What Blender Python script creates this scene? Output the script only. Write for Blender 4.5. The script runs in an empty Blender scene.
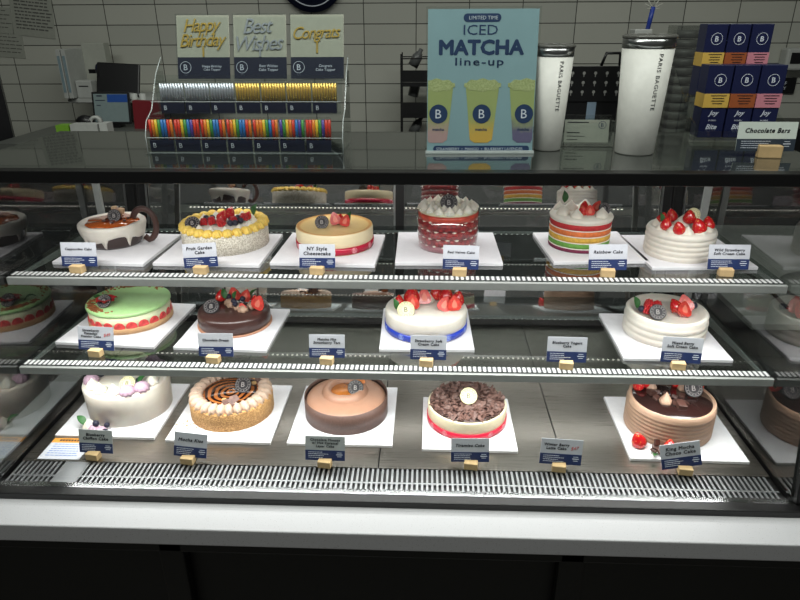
import bpy, math, random
from math import sin, cos, pi, radians as R
from mathutils import Vector, Matrix, Euler
random.seed(7)
S = bpy.context.scene
COL = S.collection

def lin(c):
    return tuple(((x/255)/12.92 if x/255 <= .04045 else ((x/255+.055)/1.055)**2.4) for x in c)

# ------------------------------------------------------------------ camera
CAMZ = 1.62
def set_camera(pitch, yaw, roll, f):
    fw = Vector((-sin(yaw)*cos(pitch), cos(yaw)*cos(pitch), -sin(pitch)))
    r = fw.cross(Vector((0, 0, 1))).normalized(); u = r.cross(fw)
    r2 = r*cos(roll) + u*sin(roll); u2 = u*cos(roll) - r*sin(roll)
    cd = bpy.data.cameras.new('camera'); cd.sensor_width = 36; cd.lens = f*36/800; cd.clip_start = .01
    co = bpy.data.objects.new('camera', cd); COL.objects.link(co)
    m = Matrix((r2, u2, -fw)).transposed().to_4x4(); m.translation = (0, 0, CAMZ)
    co.matrix_world = m
    S.camera = co
set_camera(R(23.7447), R(2.39747), R(-.27899), 641.73)
S.view_settings.view_transform = 'Standard'; S.view_settings.look = 'None'
S.view_settings.gamma = 1; S.view_settings.use_curve_mapping = False
S.view_settings.exposure = 0.0
S.cycles.max_bounces = 10; S.cycles.transparent_max_bounces = 32; S.cycles.glossy_bounces = 6
S.cycles.caustics_reflective = True; S.cycles.sample_clamp_indirect = 4

w = bpy.data.worlds.new('world'); S.world = w; w.use_nodes = True
w.node_tree.nodes['Background'].inputs[0].default_value = (.8, .8, .78, 1)
w.node_tree.nodes['Background'].inputs[1].default_value = .11

def area(name, loc, rot, sx, sy, energy, color=(1, 1, 1), spread=180):
    l = bpy.data.lights.new(name, 'AREA'); l.shape = 'RECTANGLE'; l.size = sx; l.size_y = sy
    l.energy = energy; l.color = color; l.spread = R(spread)
    o = bpy.data.objects.new(name, l); COL.objects.link(o); o.location = loc; o.rotation_euler = rot
    return o
# ceiling panels of the shop
area('ceiling_panel_light', (-.1, .74, 2.93), (0, 0, 0), 3.6, .5, 54, (.96, 1, .93))
area('ceiling_panel_light', (-.1, 2.4, 2.93), (0, 0, 0), 3.6, .4, 5, (.96, 1, .93))
# LED strips of the display case (one under the header, one behind each shelf rail)
LEDC = (1, .985, .97)
area('led_strip_light', (-.085, 1.312, 1.285), (R(10), 0, 0), 1.74, .03, 4.4, LEDC, 150)
area('led_strip_light', (-.085, 1.394, 1.038), (R(10), 0, 0), 1.74, .022, 3.1, LEDC, 142)
area('led_strip_light', (-.085, 1.350, .818), (R(4), 0, 0), 1.74, .02, 3.3, LEDC, 145)
# LED tapes further back: under the roof and under each shelf
area('led_tape_light', (-.085, 1.74, 1.30), (R(8), 0, 0), 1.70, .012, 2.2, LEDC, 140)
area('led_tape_light', (-.085, 1.775, 1.045), (0, 0, 0), 1.70, .012, .9, LEDC, 125)
area('led_tape_light', (-.085, 1.67, .826), (0, 0, 0), 1.70, .012, 1.0, LEDC, 140)

# ------------------------------------------------------------------ materials
MATS = {}
def newmat(name):
    m = bpy.data.materials.new(name); m.use_nodes = True
    nt = m.node_tree; return m, nt, nt.nodes['Principled BSDF']
def mat(name, col, rough=.5, metal=0, noise=0, nscale=60, bump=0, bscale=120, spec=.5, sss=0, coat=0, trans=0, emit=0):
    if name in MATS: return MATS[name]
    m, nt, b = newmat(name); N = nt.nodes; L = nt.links
    c = lin(col)
    b.inputs['Base Color'].default_value = (*c, 1); b.inputs['Roughness'].default_value = rough
    b.inputs['Metallic'].default_value = metal; b.inputs['Specular IOR Level'].default_value = spec
    b.inputs['Coat Weight'].default_value = coat; b.inputs['Coat Roughness'].default_value = .08
    if sss:
        b.inputs['Subsurface Weight'].default_value = sss; b.inputs['Subsurface Radius'].default_value = (1, .6, .4); b.inputs['Subsurface Scale'].default_value = .004
    if trans: b.inputs['Transmission Weight'].default_value = trans
    if emit:
        b.inputs['Emission Color'].default_value = (*c, 1); b.inputs['Emission Strength'].default_value = emit
    tc = N.new('ShaderNodeTexCoord')
    n = N.new('ShaderNodeTexNoise'); n.inputs['Scale'].default_value = nscale; n.inputs['Detail'].default_value = 4
    L.new(tc.outputs['Object'], n.inputs['Vector'])
    r = N.new('ShaderNodeValToRGB')
    k = noise if noise else .04
    r.color_ramp.elements[0].position = .3; r.color_ramp.elements[1].position = .7
    r.color_ramp.elements[0].color = (*[x*(1-k) for x in c], 1); r.color_ramp.elements[1].color = (*[min(1, x*(1+k)) for x in c], 1)
    L.new(n.outputs['Fac'], r.inputs['Fac']); L.new(r.outputs['Color'], b.inputs['Base Color'])
    if bump:
        n2 = N.new('ShaderNodeTexNoise'); n2.inputs['Scale'].default_value = bscale; n2.inputs['Detail'].default_value = 5
        L.new(tc.outputs['Object'], n2.inputs['Vector'])
        bp = N.new('ShaderNodeBump'); bp.inputs['Strength'].default_value = bump; bp.inputs['Distance'].default_value = .002
        L.new(n2.outputs['Fac'], bp.inputs['Height']); L.new(bp.outputs['Normal'], b.inputs['Normal'])
    MATS[name] = m; return m

def glassmat(name, tint=(1, 1, 1), ior=1.5, base=0.0, rough=.0, gain=1.0):
    m = bpy.data.materials.new(name); m.use_nodes = True; nt = m.node_tree; N = nt.nodes; L = nt.links
    N.remove(N['Principled BSDF'])
    t = N.new('ShaderNodeBsdfTransparent'); t.inputs[0].default_value = (*tint, 1)
    g = N.new('ShaderNodeBsdfGlossy'); g.inputs['Roughness'].default_value = rough; g.inputs['Color'].default_value = (1, 1, 1, 1)
    f = N.new('ShaderNodeFresnel'); f.inputs['IOR'].default_value = ior
    ma = N.new('ShaderNodeMath'); ma.operation = 'MULTIPLY_ADD'; ma.inputs[1].default_value = gain; ma.inputs[2].default_value = base; ma.use_clamp = True
    L.new(f.outputs[0], ma.inputs[0])
    # back faces of the pane do not reflect a second time
    geo = N.new('ShaderNodeNewGeometry'); mu = N.new('ShaderNodeMath'); mu.operation = 'SUBTRACT'; mu.inputs[0].default_value = 1
    L.new(geo.outputs['Backfacing'], mu.inputs[1])
    mm = N.new('ShaderNodeMath'); mm.operation = 'MULTIPLY'; L.new(ma.outputs[0], mm.inputs[0]); L.new(mu.outputs[0], mm.inputs[1])
    mx = N.new('ShaderNodeMixShader'); L.new(mm.outputs[0], mx.inputs[0]); L.new(t.outputs[0], mx.inputs[1]); L.new(g.outputs[0], mx.inputs[2])
    L.new(mx.outputs[0], N['Material Output'].inputs['Surface']); MATS[name] = m; return m

G_FRONT = glassmat('front_glass', (.97, .985, .975), 1.45)
G_SIDE = glassmat('side_glass', (.70, .72, .71), 1.5, .10, .03)
G_SHELF = glassmat('shelf_glass', (.71, .75, .745), 1.5, .03, .015, 1.4)
G_CLEAR = glassmat('clear_acrylic', (.93, .95, .94), 1.49, .02, .02)
G_FILM = glassmat('clear_film', (.93, .95, .95), 1.45, .04, .08, .7)
G_FROST = glassmat('frosted_plastic', (.62, .64, .62), 1.5, .1, .25)
MIRROR = mat('mirror_door_glass', (206, 206, 204), .03, 1, bump=.02, bscale=6)
BLACK = mat('black_frame', (10, 10, 11), .35)
BLACKGLOSS = mat('black_glass_top', (44, 48, 45), .03, 0, spec=1.0, coat=.5)
STEEL = mat('steel', (170, 172, 172), .28, 1)
CHROME = mat('chrome', (215, 217, 218), .12, 1)
RAIL = mat('rail_metal', (166, 168, 166), .4, .25)
WHITE = mat('white_board', (222, 220, 224), .55)
CREAM = mat('white_cream', (222, 215, 204), .45, sss=.12, bump=.12, bscale=90)
CREAMY = mat('whipped_cream', (228, 221, 208), .5, sss=.12, bump=.1)
YCREAM = mat('yellow_cream', (236, 200, 96), .45, sss=.1, noise=.12, nscale=90, bump=.2, bscale=200)
DKCHOC = mat('dark_chocolate', (52, 34, 30), .3, coat=.3)
CHOC = mat('chocolate', (72, 46, 40), .4, noise=.2)
SHARD = mat('chocolate_shaving', (112, 82, 74), .5, noise=.35, nscale=160)
GLAZE = mat('chocolate_glaze', (40, 22, 20), .12, coat=.6)
TANC = mat('coffee_cream', (184, 150, 128), .5, sss=.1, bump=.1)
TAN2 = mat('mocha_cream', (172, 132, 108), .5, sss=.1)
RED = mat('berry_red', (190, 26, 34), .3, noise=.25, nscale=200, coat=.3)
REDFL = mat('strawberry_cut_face', (212, 66, 56), .35, noise=.3, nscale=160, coat=.3)
BLUEB = mat('blueberry_skin', (34, 34, 54), .5, noise=.3, nscale=300)
LEAF = mat('mint_leaf', (44, 96, 44), .45, noise=.25, nscale=200)
NAVY = mat('navy_print', (18, 24, 50), .5)
NAVYB = mat('card_blue', (28, 46, 92), .5, noise=.15, nscale=40)
PAPER = mat('card_paper', (188, 190, 198), .6)
INK = mat('ink', (20, 20, 32), .6)
INKW = mat('white_ink', (210, 216, 228), .6)
REDINK = mat('red_ink', (190, 90, 90), .6)
WOOD = mat('pale_wood', (200, 170, 124), .6, noise=.12, nscale=50)
PLQ = mat('plaque_dark', (26, 21, 28), .5)
PLQW = mat('plaque_cream', (236, 228, 176), .45)
PRINTC = mat('plaque_print', (170, 162, 160), .5)

def strawberry_mat():
    m, nt, b = newmat('strawberry_skin'); N = nt.nodes; L = nt.links
    tc = N.new('ShaderNodeTexCoord'); v = N.new('ShaderNodeTexVoronoi'); v.inputs['Scale'].default_value = 260
    L.new(tc.outputs['Object'], v.inputs['Vector'])
    r = N.new('ShaderNodeValToRGB'); e = r.color_ramp.elements
    e[0].position = .16; e[0].color = (*lin((226, 170, 90)), 1); e[1].position = .26; e[1].color = (*lin((198, 22, 30)), 1)
    L.new(v.outputs['Distance'], r.inputs['Fac']); L.new(r.outputs[0], b.inputs['Base Color'])
    bp = N.new('ShaderNodeBump'); bp.inputs['Strength'].default_value = .5; bp.inputs['Distance'].default_value = .001
    L.new(v.outputs['Distance'], bp.inputs['Height']); L.new(bp.outputs[0], b.inputs['Normal'])
    b.inputs['Roughness'].default_value = .22; b.inputs['Coat Weight'].default_value = .5
    return m
STRAW = strawberry_mat()

def swirl_mat(name, c1, c2, scale=70, dist=2.2, rough=.12):
    m, nt, b = newmat(name); N = nt.nodes; L = nt.links
    tc = N.new('ShaderNodeTexCoord'); wv = N.new('ShaderNodeTexWave'); wv.wave_type = 'RINGS'; wv.rings_direction = 'Z'
    wv.inputs['Scale'].default_value = scale; wv.inputs['Distortion'].default_value = dist; wv.inputs['Detail'].default_value = 1; wv.inputs['Detail Scale'].default_value = .6
    L.new(tc.outputs['Object'], wv.inputs['Vector'])
    r = N.new('ShaderNodeValToRGB'); e = r.color_ramp.elements
    e[0].position = .3; e[0].color = (*lin(c1), 1); e[1].position = .65; e[1].color = (*lin(c2), 1)
    L.new(wv.outputs['Fac'], r.inputs['Fac']); L.new(r.outputs[0], b.inputs['Base Color'])
    b.inputs['Roughness'].default_value = rough; b.inputs['Coat Weight'].default_value = .4
    return m

def grain_mat(name, c1, c2, scale, bump=.8, rough=.8):
    m, nt, b = newmat(name); N = nt.nodes; L = nt.links
    tc = N.new('ShaderNodeTexCoord'); v = N.new('ShaderNodeTexVoronoi'); v.inputs['Scale'].default_value = scale
    L.new(tc.outputs['Object'], v.inputs['Vector'])
    r = N.new('ShaderNodeValToRGB'); e = r.color_ramp.elements
    e[0].position = .15; e[0].color = (*lin(c2), 1); e[1].position = .75; e[1].color = (*lin(c1), 1)
    L.new(v.outputs['Distance'], r.inputs['Fac']); L.new(r.outputs[0], b.inputs['Base Color'])
    bp = N.new('ShaderNodeBump'); bp.inputs['Strength'].default_value = bump; bp.inputs['Distance'].default_value = .0015; bp.invert = True
    L.new(v.outputs['Distance'], bp.inputs['Height']); L.new(bp.outputs[0], b.inputs['Normal'])
    b.inputs['Roughness'].default_value = rough
    return m

def tile_mat():
    m, nt, b = newmat('white_wall_tile'); N = nt.nodes; L = nt.links
    tc = N.new('ShaderNodeTexCoord'); mp = N.new('ShaderNodeMapping'); mp.inputs['Rotation'].default_value = (R(90), 0, 0)
    mp.inputs['Location'].default_value = (.057, 0, 0)
    L.new(tc.outputs['Object'], mp.inputs['Vector'])
    br = N.new('ShaderNodeTexBrick'); br.offset = 0; br.inputs['Scale'].default_value = 1
    br.inputs['Brick Width'].default_value = .2555; br.inputs['Row Height'].default_value = .0925
    br.inputs['Mortar Size'].default_value = .0022; br.inputs['Mortar Smooth'].default_value = .2; br.inputs['Bias'].default_value = 0
    br.inputs['Color1'].default_value = (*lin((196, 196, 186)), 1); br.inputs['Color2'].default_value = (*lin((186, 187, 178)), 1)
    br.inputs['Mortar'].default_value = (*lin((74, 74, 70)), 1)
    L.new(mp.outputs[0], br.inputs['Vector']); L.new(br.outputs['Color'], b.inputs['Base Color'])
    bp = N.new('ShaderNodeBump'); bp.inputs['Strength'].default_value = .6; bp.inputs['Distance'].default_value = .003; bp.invert = True
    L.new(br.outputs['Fac'], bp.inputs['Height']); L.new(bp.outputs[0], b.inputs['Normal'])
    b.inputs['Roughness'].default_value = .16
    return m

def quartz_mat():
    m, nt, b = newmat('white_quartz'); N = nt.nodes; L = nt.links
    tc = N.new('ShaderNodeTexCoord'); n = N.new('ShaderNodeTexNoise'); n.inputs['Scale'].default_value = 420; n.inputs['Detail'].default_value = 2
    L.new(tc.outputs['Object'], n.inputs['Vector'])
    r = N.new('ShaderNodeValToRGB'); e = r.color_ramp.elements
    e[0].position = .27; e[0].color = (*lin((150, 148, 146)), 1); e[1].position = .36; e[1].color = (*lin((196, 196, 199)), 1)
    L.new(n.outputs['Fac'], r.inputs['Fac']); L.new(r.outputs[0], b.inputs['Base Color']); b.inputs['Roughness'].default_value = .35
    return m

def brushed_mat():
    m, nt, b = newmat('brushed_steel'); N = nt.nodes; L = nt.links
    tc = N.new('ShaderNodeTexCoord'); mp = N.new('ShaderNodeMapping'); mp.inputs['Scale'].default_value = (1.2, 260, 2)
    L.new(tc.outputs['Object'], mp.inputs['Vector'])
    n = N.new('ShaderNodeTexNoise'); n.inputs['Scale'].default_value = 6; n.inputs['Detail'].default_value = 6
    L.new(mp.outputs[0], n.inputs['Vector'])
    n2 = N.new('ShaderNodeTexNoise'); n2.inputs['Scale'].default_value = 5; n2.inputs['Detail'].default_value = 2
    L.new(tc.outputs['Object'], n2.inputs['Vector'])
    r = N.new('ShaderNodeMapRange'); r.inputs['To Min'].default_value = .24; r.inputs['To Max'].default_value = .33
    L.new(n.outputs['Fac'], r.inputs['Value']); L.new(r.outputs[0], b.inputs['Roughness'])
    bp = N.new('ShaderNodeBump'); bp.inputs['Strength'].default_value = .10; bp.inputs['Distance'].default_value = .02
    L.new(n2.outputs['Fac'], bp.inputs['Height']); L.new(bp.outputs[0], b.inputs['Normal'])
    b.inputs['Base Color'].default_value = (*lin((156, 151, 144)), 1); b.inputs['Metallic'].default_value = 1
    return m

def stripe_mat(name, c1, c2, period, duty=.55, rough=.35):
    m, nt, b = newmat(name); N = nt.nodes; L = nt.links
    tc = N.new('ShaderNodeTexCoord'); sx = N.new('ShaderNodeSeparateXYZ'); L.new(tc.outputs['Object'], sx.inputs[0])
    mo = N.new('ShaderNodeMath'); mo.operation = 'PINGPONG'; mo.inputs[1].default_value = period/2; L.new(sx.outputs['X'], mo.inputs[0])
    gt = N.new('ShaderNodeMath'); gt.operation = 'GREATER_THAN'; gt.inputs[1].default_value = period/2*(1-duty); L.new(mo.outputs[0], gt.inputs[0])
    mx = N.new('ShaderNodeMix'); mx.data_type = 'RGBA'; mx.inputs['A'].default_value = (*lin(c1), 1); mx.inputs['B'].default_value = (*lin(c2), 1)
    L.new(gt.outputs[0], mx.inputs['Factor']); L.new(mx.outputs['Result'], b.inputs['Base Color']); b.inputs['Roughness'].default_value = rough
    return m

def vgrad_mat(name, ctop, cbot, z0, z1, rough=.6):
    # printed drink picture: colour of the print runs from one flavour to the other
    m, nt, b = newmat(name); N = nt.nodes; L = nt.links
    tc = N.new('ShaderNodeTexCoord'); sx = N.new('ShaderNodeSeparateXYZ'); L.new(tc.outputs['Object'], sx.inputs[0])
    mr = N.new('ShaderNodeMapRange'); mr.inputs['From Min'].default_value = z0; mr.inputs['From Max'].default_value = z1; L.new(sx.outputs['Z'], mr.inputs[0])
    n = N.new('ShaderNodeTexNoise'); n.inputs['Scale'].default_value = 90; L.new(tc.outputs['Object'], n.inputs['Vector'])
    ad = N.new('ShaderNodeMath'); ad.operation = 'MULTIPLY_ADD'; ad.inputs[1].default_value = .3; L.new(n.outputs['Fac'], ad.inputs[0]); L.new(mr.outputs[0], ad.inputs[2])
    r = N.new('ShaderNodeValToRGB'); e = r.color_ramp.elements
    e[0].position = .35; e[0].color = (*lin(cbot), 1); e[1].position = .75; e[1].color = (*lin(ctop), 1)
    L.new(ad.outputs[0], r.inputs['Fac']); L.new(r.outputs[0], b.inputs['Base Color']); b.inputs['Roughness'].default_value = rough
    return m

# ------------------------------------------------------------------ mesh building
class MB:
    def __init__(s): s.v = []; s.f = []; s.sm = []
    def add(s, vs, fs, M=None, smooth=False):
        n = len(s.v)
        for p in vs:
            p = Vector(p); s.v.append(tuple(M @ p) if M else tuple(p))
        for f in fs: s.f.append([n+i for i in f]); s.sm.append(smooth)
        return s
    def box(s, c, d, M=None):
        x, y, z = [k/2 for k in d]
        vs = [(c[0]+a*x, c[1]+b*y, c[2]+e*z) for a in (-1, 1) for b in (-1, 1) for e in (-1, 1)]
        return s.add(vs, [(0, 1, 3, 2), (4, 6, 7, 5), (0, 4, 5, 1), (2, 3, 7, 6), (0, 2, 6, 4), (1, 5, 7, 3)], M)
    def lathe(s, prof, seg=48, fn=None, M=None, smooth=True, a0=0, a1=2*pi):
        full = abs(a1-a0-2*pi) < 1e-6; k = seg if full else seg+1
        vs = []; fs = []
        for i, (r, z) in enumerate(prof):
            for j in range(k):
                a = a0+(a1-a0)*j/seg; rr, zz = (r, z) if fn is None else fn(a, r, z, i)
                vs.append((rr*cos(a), rr*sin(a), zz))
        for i in range(len(prof)-1):
            for j in range(seg):
                b = (j+1) % k if full else j+1
                fs.append((i*k+j, i*k+b, (i+1)*k+b, (i+1)*k+j))
        return s.add(vs, fs, M, smooth)
    def ball(s, c, r, seg=14, rings=8, M=None):
        if not isinstance(r, (tuple, list)): r = (r, r, r)
        vs = []; fs = []
        for i in range(rings+1):
            t = pi*i/rings
            for j in range(seg):
                a = 2*pi*j/seg; vs.append((c[0]+r[0]*sin(t)*cos(a), c[1]+r[1]*sin(t)*sin(a), c[2]-r[2]*cos(t)))
        for i in range(rings):
            for j in range(seg): fs.append((i*seg+j, i*seg+(j+1) % seg, (i+1)*seg+(j+1) % seg, (i+1)*seg+j))
        return s.add(vs, fs, M, True)
    def tube(s, pts, r, seg=8, M=None, flat=1.0):
        pts = [Vector(p) for p in pts]; n = len(pts); vs = []; fs = []
        for i, p in enumerate(pts):
            t = (pts[min(i+1, n-1)]-pts[max(i-1, 0)]).normalized()
            up = Vector((0, 1, 0)) if abs(t.y) < .9 else Vector((1, 0, 0))
            a = t.cross(up).normalized(); b = a.cross(t)
            rr = r[i] if isinstance(r, (list, tuple)) else r
            for j in range(seg):
                q = 2*pi*j/seg; vs.append(p+a*cos(q)*rr+b*sin(q)*rr*flat)
        for i in range(n-1):
            for j in range(seg): fs.append((i*seg+j, i*seg+(j+1) % seg, (i+1)*seg+(j+1) % seg, (i+1)*seg+j))
        fs.append(list(range(seg))[::-1]); fs.append([(n-1)*seg+j for j in range(seg)])
        return s.add(vs, fs, M, True)
    def prism(s, pts, d0, d1, axis='y', M=None):
        """outline extruded along axis; pts are (x,z) for y, (y,z) for x, (x,y) for z"""
        def P(a, b, d): return (a, d, b) if axis == 'y' else ((d, a, b) if axis == 'x' else (a, b, d))
        n = len(pts); vs = [P(a, b, d0) for a, b in pts]+[P(a, b, d1) for a, b in pts]
        fs = [list(range(n)), list(range(2*n-1, n-1, -1))]+[(i, n+i, n+(i+1) % n, (i+1) % n) for i in range(n)]
        return s.add(vs, fs, M)
    def mesh(s, name, m):
        me = bpy.data.meshes.new(name); me.from_pydata(s.v, [], s.f)
        me.polygons.foreach_set('use_smooth', s.sm)
        for x in (m if isinstance(m, (list, tuple)) else [m]): me.materials.append(x)
        import bmesh
        bm = bmesh.new(); bm.from_mesh(me); bmesh.ops.remove_doubles(bm, verts=bm.verts, dist=1e-6)
        bmesh.ops.recalc_face_normals(bm, faces=bm.faces); bm.to_mesh(me); bm.free()
        me.update(); return me
    def build(s, name, m, parent=None, loc=(0, 0, 0), rot=(0, 0, 0), bevel=0):
        return inst(name, s.mesh(name, m), parent, loc, rot, 1, bevel)

def inst(name, me, parent=None, loc=(0, 0, 0), rot=(0, 0, 0), sc=1, bevel=0):
    o = bpy.data.objects.new(name, me); COL.objects.link(o); o.parent = parent
    o.location = loc; o.rotation_euler = rot; o.scale = sc if isinstance(sc, (tuple, list)) else (sc, sc, sc)
    if bevel:
        b = o.modifiers.new('bevel', 'BEVEL'); b.width = bevel; b.segments = 2; b.limit_method = 'ANGLE'
    return o
def tag(o, label, cat, group=None, kind=None):
    o['label'] = label; o['category'] = cat
    if group: o['group'] = group
    if kind: o['kind'] = kind
    return o
def thing(name, loc, label, cat, rz=0, group=None):
    o = bpy.data.objects.new(name, None); COL.objects.link(o); o.location = loc; o.rotation_euler = (0, 0, rz)
    o.empty_display_size = .02
    return tag(o, label, cat, group)
def struct(o): o['kind'] = 'structure'; return o

TXT = {}
def text_data(body, shear=0, offset=0, extrude=.01, res=2, spacing=1, line=1, align='CENTER', bold=0):
    k = (body, bold, shear, offset, extrude, res, spacing, line, align)
    if k in TXT: return TXT[k]
    cu = bpy.data.curves.new('lettering', 'FONT'); cu.body = body; cu.align_x = align; cu.align_y = 'CENTER'
    cu.shear = shear; cu.offset = offset; cu.extrude = extrude; cu.resolution_u = res; cu.space_character = spacing; cu.space_line = line
    o = bpy.data.objects.new('lettering', cu); COL.objects.link(o)
    dg = bpy.context.evaluated_depsgraph_get(); me = bpy.data.meshes.new_from_object(o.evaluated_get(dg))
    bpy.data.objects.remove(o); bpy.data.curves.remove(cu)
    xs = [v.co.x for v in me.vertices]; ys = [v.co.y for v in me.vertices]
    cx = (min(xs)+max(xs))/2; cy = (min(ys)+max(ys))/2
    for v in me.vertices: v.co.x -= cx; v.co.y -= cy
    if bold:
        V = [tuple(v.co) for v in me.vertices]; F = [tuple(p.vertices) for p in me.polygons]; mb = MB()
        for dx, dy in ((0, 0), (bold, 0), (-bold, 0), (0, bold), (0, -bold), (bold*.7, bold*.7), (-bold*.7, bold*.7), (bold*.7, -bold*.7), (-bold*.7, -bold*.7)):
            mb.add([(a+dx, b+dy, c+dx*.001+dy*.0007) for a, b, c in V], F)
        me = bpy.data.meshes.new('lettering'); me.from_pydata(mb.v, [], mb.f); me.update()
    TXT[k] = (me, max(xs)-min(xs), max(ys)-min(ys)); return TXT[k]
def text(name, body, m, parent, loc, rot=(pi/2, 0, 0), width=None, height=None, depth=.0004, **kw):
    me, w_, h_ = text_data(body, **kw)
    me = me.copy(); me.materials.clear(); me.materials.append(m)
    sx = width/w_ if width else height/h_; sy = height/h_ if height else sx
    return inst(name, me, parent, loc, rot, (sx, sy, depth/.02))

# ------------------------------------------------------------------ the room
def slab(name, c, d, m): return struct(MB().box((0, 0, 0), d).build(name, m, None, c))
slab('floor', (0, .8, -.05), (7, 5.6, .1), mat('floor_tile', (92, 90, 86), .4, noise=.1, nscale=3))
slab('ceiling', (0, .8, 3.05), (7, 5.6, .1), mat('ceiling_paint', (120, 120, 118), .8))
slab('wall_back', (0, 3.45, 1.5), (7, .1, 3), tile_mat())
wp = mat('wall_paint', (110, 112, 108), .7)
slab('wall_left', (-3.45, .8, 1.5), (.1, 5.6, 3), wp)
slab('wall_right', (3.45, .8, 1.5), (.1, 5.6, 3), wp)

# ------------------------------------------------------------------ counter
QZ = quartz_mat()
t = thing('service_counter', (0, 1.1, 0), 'long black panelled counter with a pale quartz ledge under the display case', 'counter')
MB().box((0, 0, .589), (4.6, .112, .046)).build('quartz_ledge', QZ, t, (0, .004, 0), bevel=.003)
MB().box((0, .37, .575), (4.56, .728, .05)).build('dark_deck', mat('dark_deck', (40, 40, 42), .3), t, (0, .055, 0))
MB().box((-1.10, .46, .6015), (.075, .66, .003)).build('quartz_strip', QZ, t)
BP = mat('black_panel', (19, 19, 20), .42)
MB().box((0, .4, .275), (4.56, .74, .55)).build('cabinet_body', BP, t)
m = MB()
for k in range(-2, 3):
    x = k*.92-.15
    m.box((x, .016, .515), (.92, .03, .05)); m.box((x-.43, .016, .27), (.06, .03, .5)); m.box((x, .016, .03), (.92, .03, .06))
m.build('panel_moulding', BP, t, bevel=.006)

# ------------------------------------------------------------------ display case
XL, XR = -.992, .823; XC = (XL+XR)/2; W = XR-XL
ZT, ZD = 1.335, .627
case = thing('display_case', (XC, 1.5, .605), 'glass bakery display case with black frame and mirrored back doors', 'display case')
def C(x, y, z): return (x-XC, y-1.5, z-.605)
m = MB()   # frame
m.box(C(XC, 1.1415, .6210), (W+.05, .027, .016)); m.box(C(XC, 2.062, .622), (W+.05, .03, .034))
for x in (XL-.013, XR+.013): m.box(C(x, 1.62, .6255), (.022, .89, .023))
m.box(C(XC, 1.297, 1.3225), (W+.06, .032, .026)); m.box(C(XC, 1.775, 1.32), (W+.06, .03, .024)); m.prism([(1.765, 1.315), (1.79, 1.318), (2.15, 1.125), (2.13, 1.105)], -W/2-.02, W/2+.02, 'x', Matrix.Translation((0, -1.5, -.605)))
for x in (XL-.013, XR+.013): m.box(C(x, 1.536, 1.32), (.022, .49, .024))
for x in (XL-.01, XR+.012):
    m.prism([(2.05, .63), (2.08, .63), (2.15, 1.12), (2.12, 1.12)], x-XC-.0175, x-XC+.0175, 'x', Matrix.Translation((0, -1.5, -.605)))
m.build('frame', BLACK, case, bevel=.002)
m = MB().prism([(1.15, .63), (1.163, .63), (1.29, 1.31), (1.277, 1.31)], -.011, .011, 'x')
for x in (XR+.014, XL-.014): m2 = inst('corner_post', m.mesh('corner_post', BLACK), case, (x-XC, -1.5, -.605))
MB().box((0, 0, 0), (W+.06, .507, .012)).build('top_panel', BLACKGLOSS, case, C(XC, 1.536, 1.341-.012), bevel=.002)
# front pane leans back towards its top
MB().prism([(1.153, .634), (1.158, .634), (1.286, 1.312), (1.281, 1.312)], -W/2, W/2, 'x').build('front_pane', G_FRONT, case, (0, -1.5, -.605))
for x in (XL, XR):
    MB().prism([(1.166, .636), (2.045, .636), (2.112, 1.11), (1.765, 1.306), (1.293, 1.306)], -.003, .003, 'x').build('side_pane', G_SIDE, case, (x-XC, -1.5, -.605))
# floor of the case: steel panels with seams
BR = brushed_mat()
ed = [XL+.004, -.557, -.107, .343, XR-.004]
for a, b in zip(ed[:-1], ed[1:]):
    MB().box((0, 0, 0), (b-a-.003, .795, .004)).build('floor_panel', BR, case, C((a+b)/2, 1.6475, ZD-.0025))
MB().box((0, 0, 0), (W-.01, .88, .003)).build('floor_pan', BLACK, case, C(XC, 1.60, ZD-.0075))
# air grille at the foot of the glass; front bars shape its reflection
m = MB(); p = .0118; x = XL+.012; k = 0
while x < XR-.012:
    if not (-.875 < x < -.815): m.box(C(x, 1.224, ZD-.0022), (.0050, .048, .003)); m.box(C(x, 1.182, ZD-.0022), (.0050, .024, .003))
    x += p
m.box(C(-.845, 1.209, ZD-.0022), (.06, .080, .003)); m.box(C(XC, 1.1965, ZD-.002), (W-.02, .005, .003))
m.build('grille_and_reflection', mat('grille_metal', (158, 160, 162), .34, .85), case)
m = MB(); m.box(C(XC, 1.162, ZD), (W-.012, .016, .005)); m.build('chrome_sill', CHROME, case)
# mirrored sliding doors, leaning back towards their top
TILT = -R(9.6)
for a, b in ((XL+.01, -.075), (-.121, XR-.01)):
    dy = 0 if a < -.5 else .006
    d = MB().box((0, 0, 0), (b-a-.03, .004, .485)).build('sliding_door', MIRROR, case, C((a+b)/2, 2.086+dy, .88), (TILT, 0, 0))
    f = MB()
    for sx in (-1, 1): f.box((sx*(b-a-.026)/2, -.002, 0), (.03, .008, .495))
    f.box((0, -.002, .243), (b-a, .008, .02)); f.box((0, -.002, -.243), (b-a, .008, .02))
    f.build('door_frame', BLACK, d)
    for sx in (-1, 1): MB().box((sx*(b-a-.06)/2, -.008, 0), (.006, .004, .48)).build('edge_strip', STEEL, d)
# upright with shelf slots
for x in (XL+.028, XR-.028): MB().box((0, 0, 0), (.018, .012, .64)).build('shelf_upright', RAIL, case, C(x, 1.815, .965))

# LED tapes: small glowing diodes on a channel, fixed to the underside
DIODE = mat('diode_glow', (255, 250, 240), .4, emit=3)
def tape(name, parent, loc, length, n):
    ch = MB().box((0, 0, .003), (length, .014, .004)).build(name, RAIL, parent, loc)
    m = MB(); st = length/n
    for i in range(n): m.box((-length/2+st*(i+.5), 0, 0), (.0055, .006, .0025))
    m.build('diodes', DIODE, ch)
tape('led_tape', case, C(XC, 1.74, 1.314), 1.72, 110)

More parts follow.
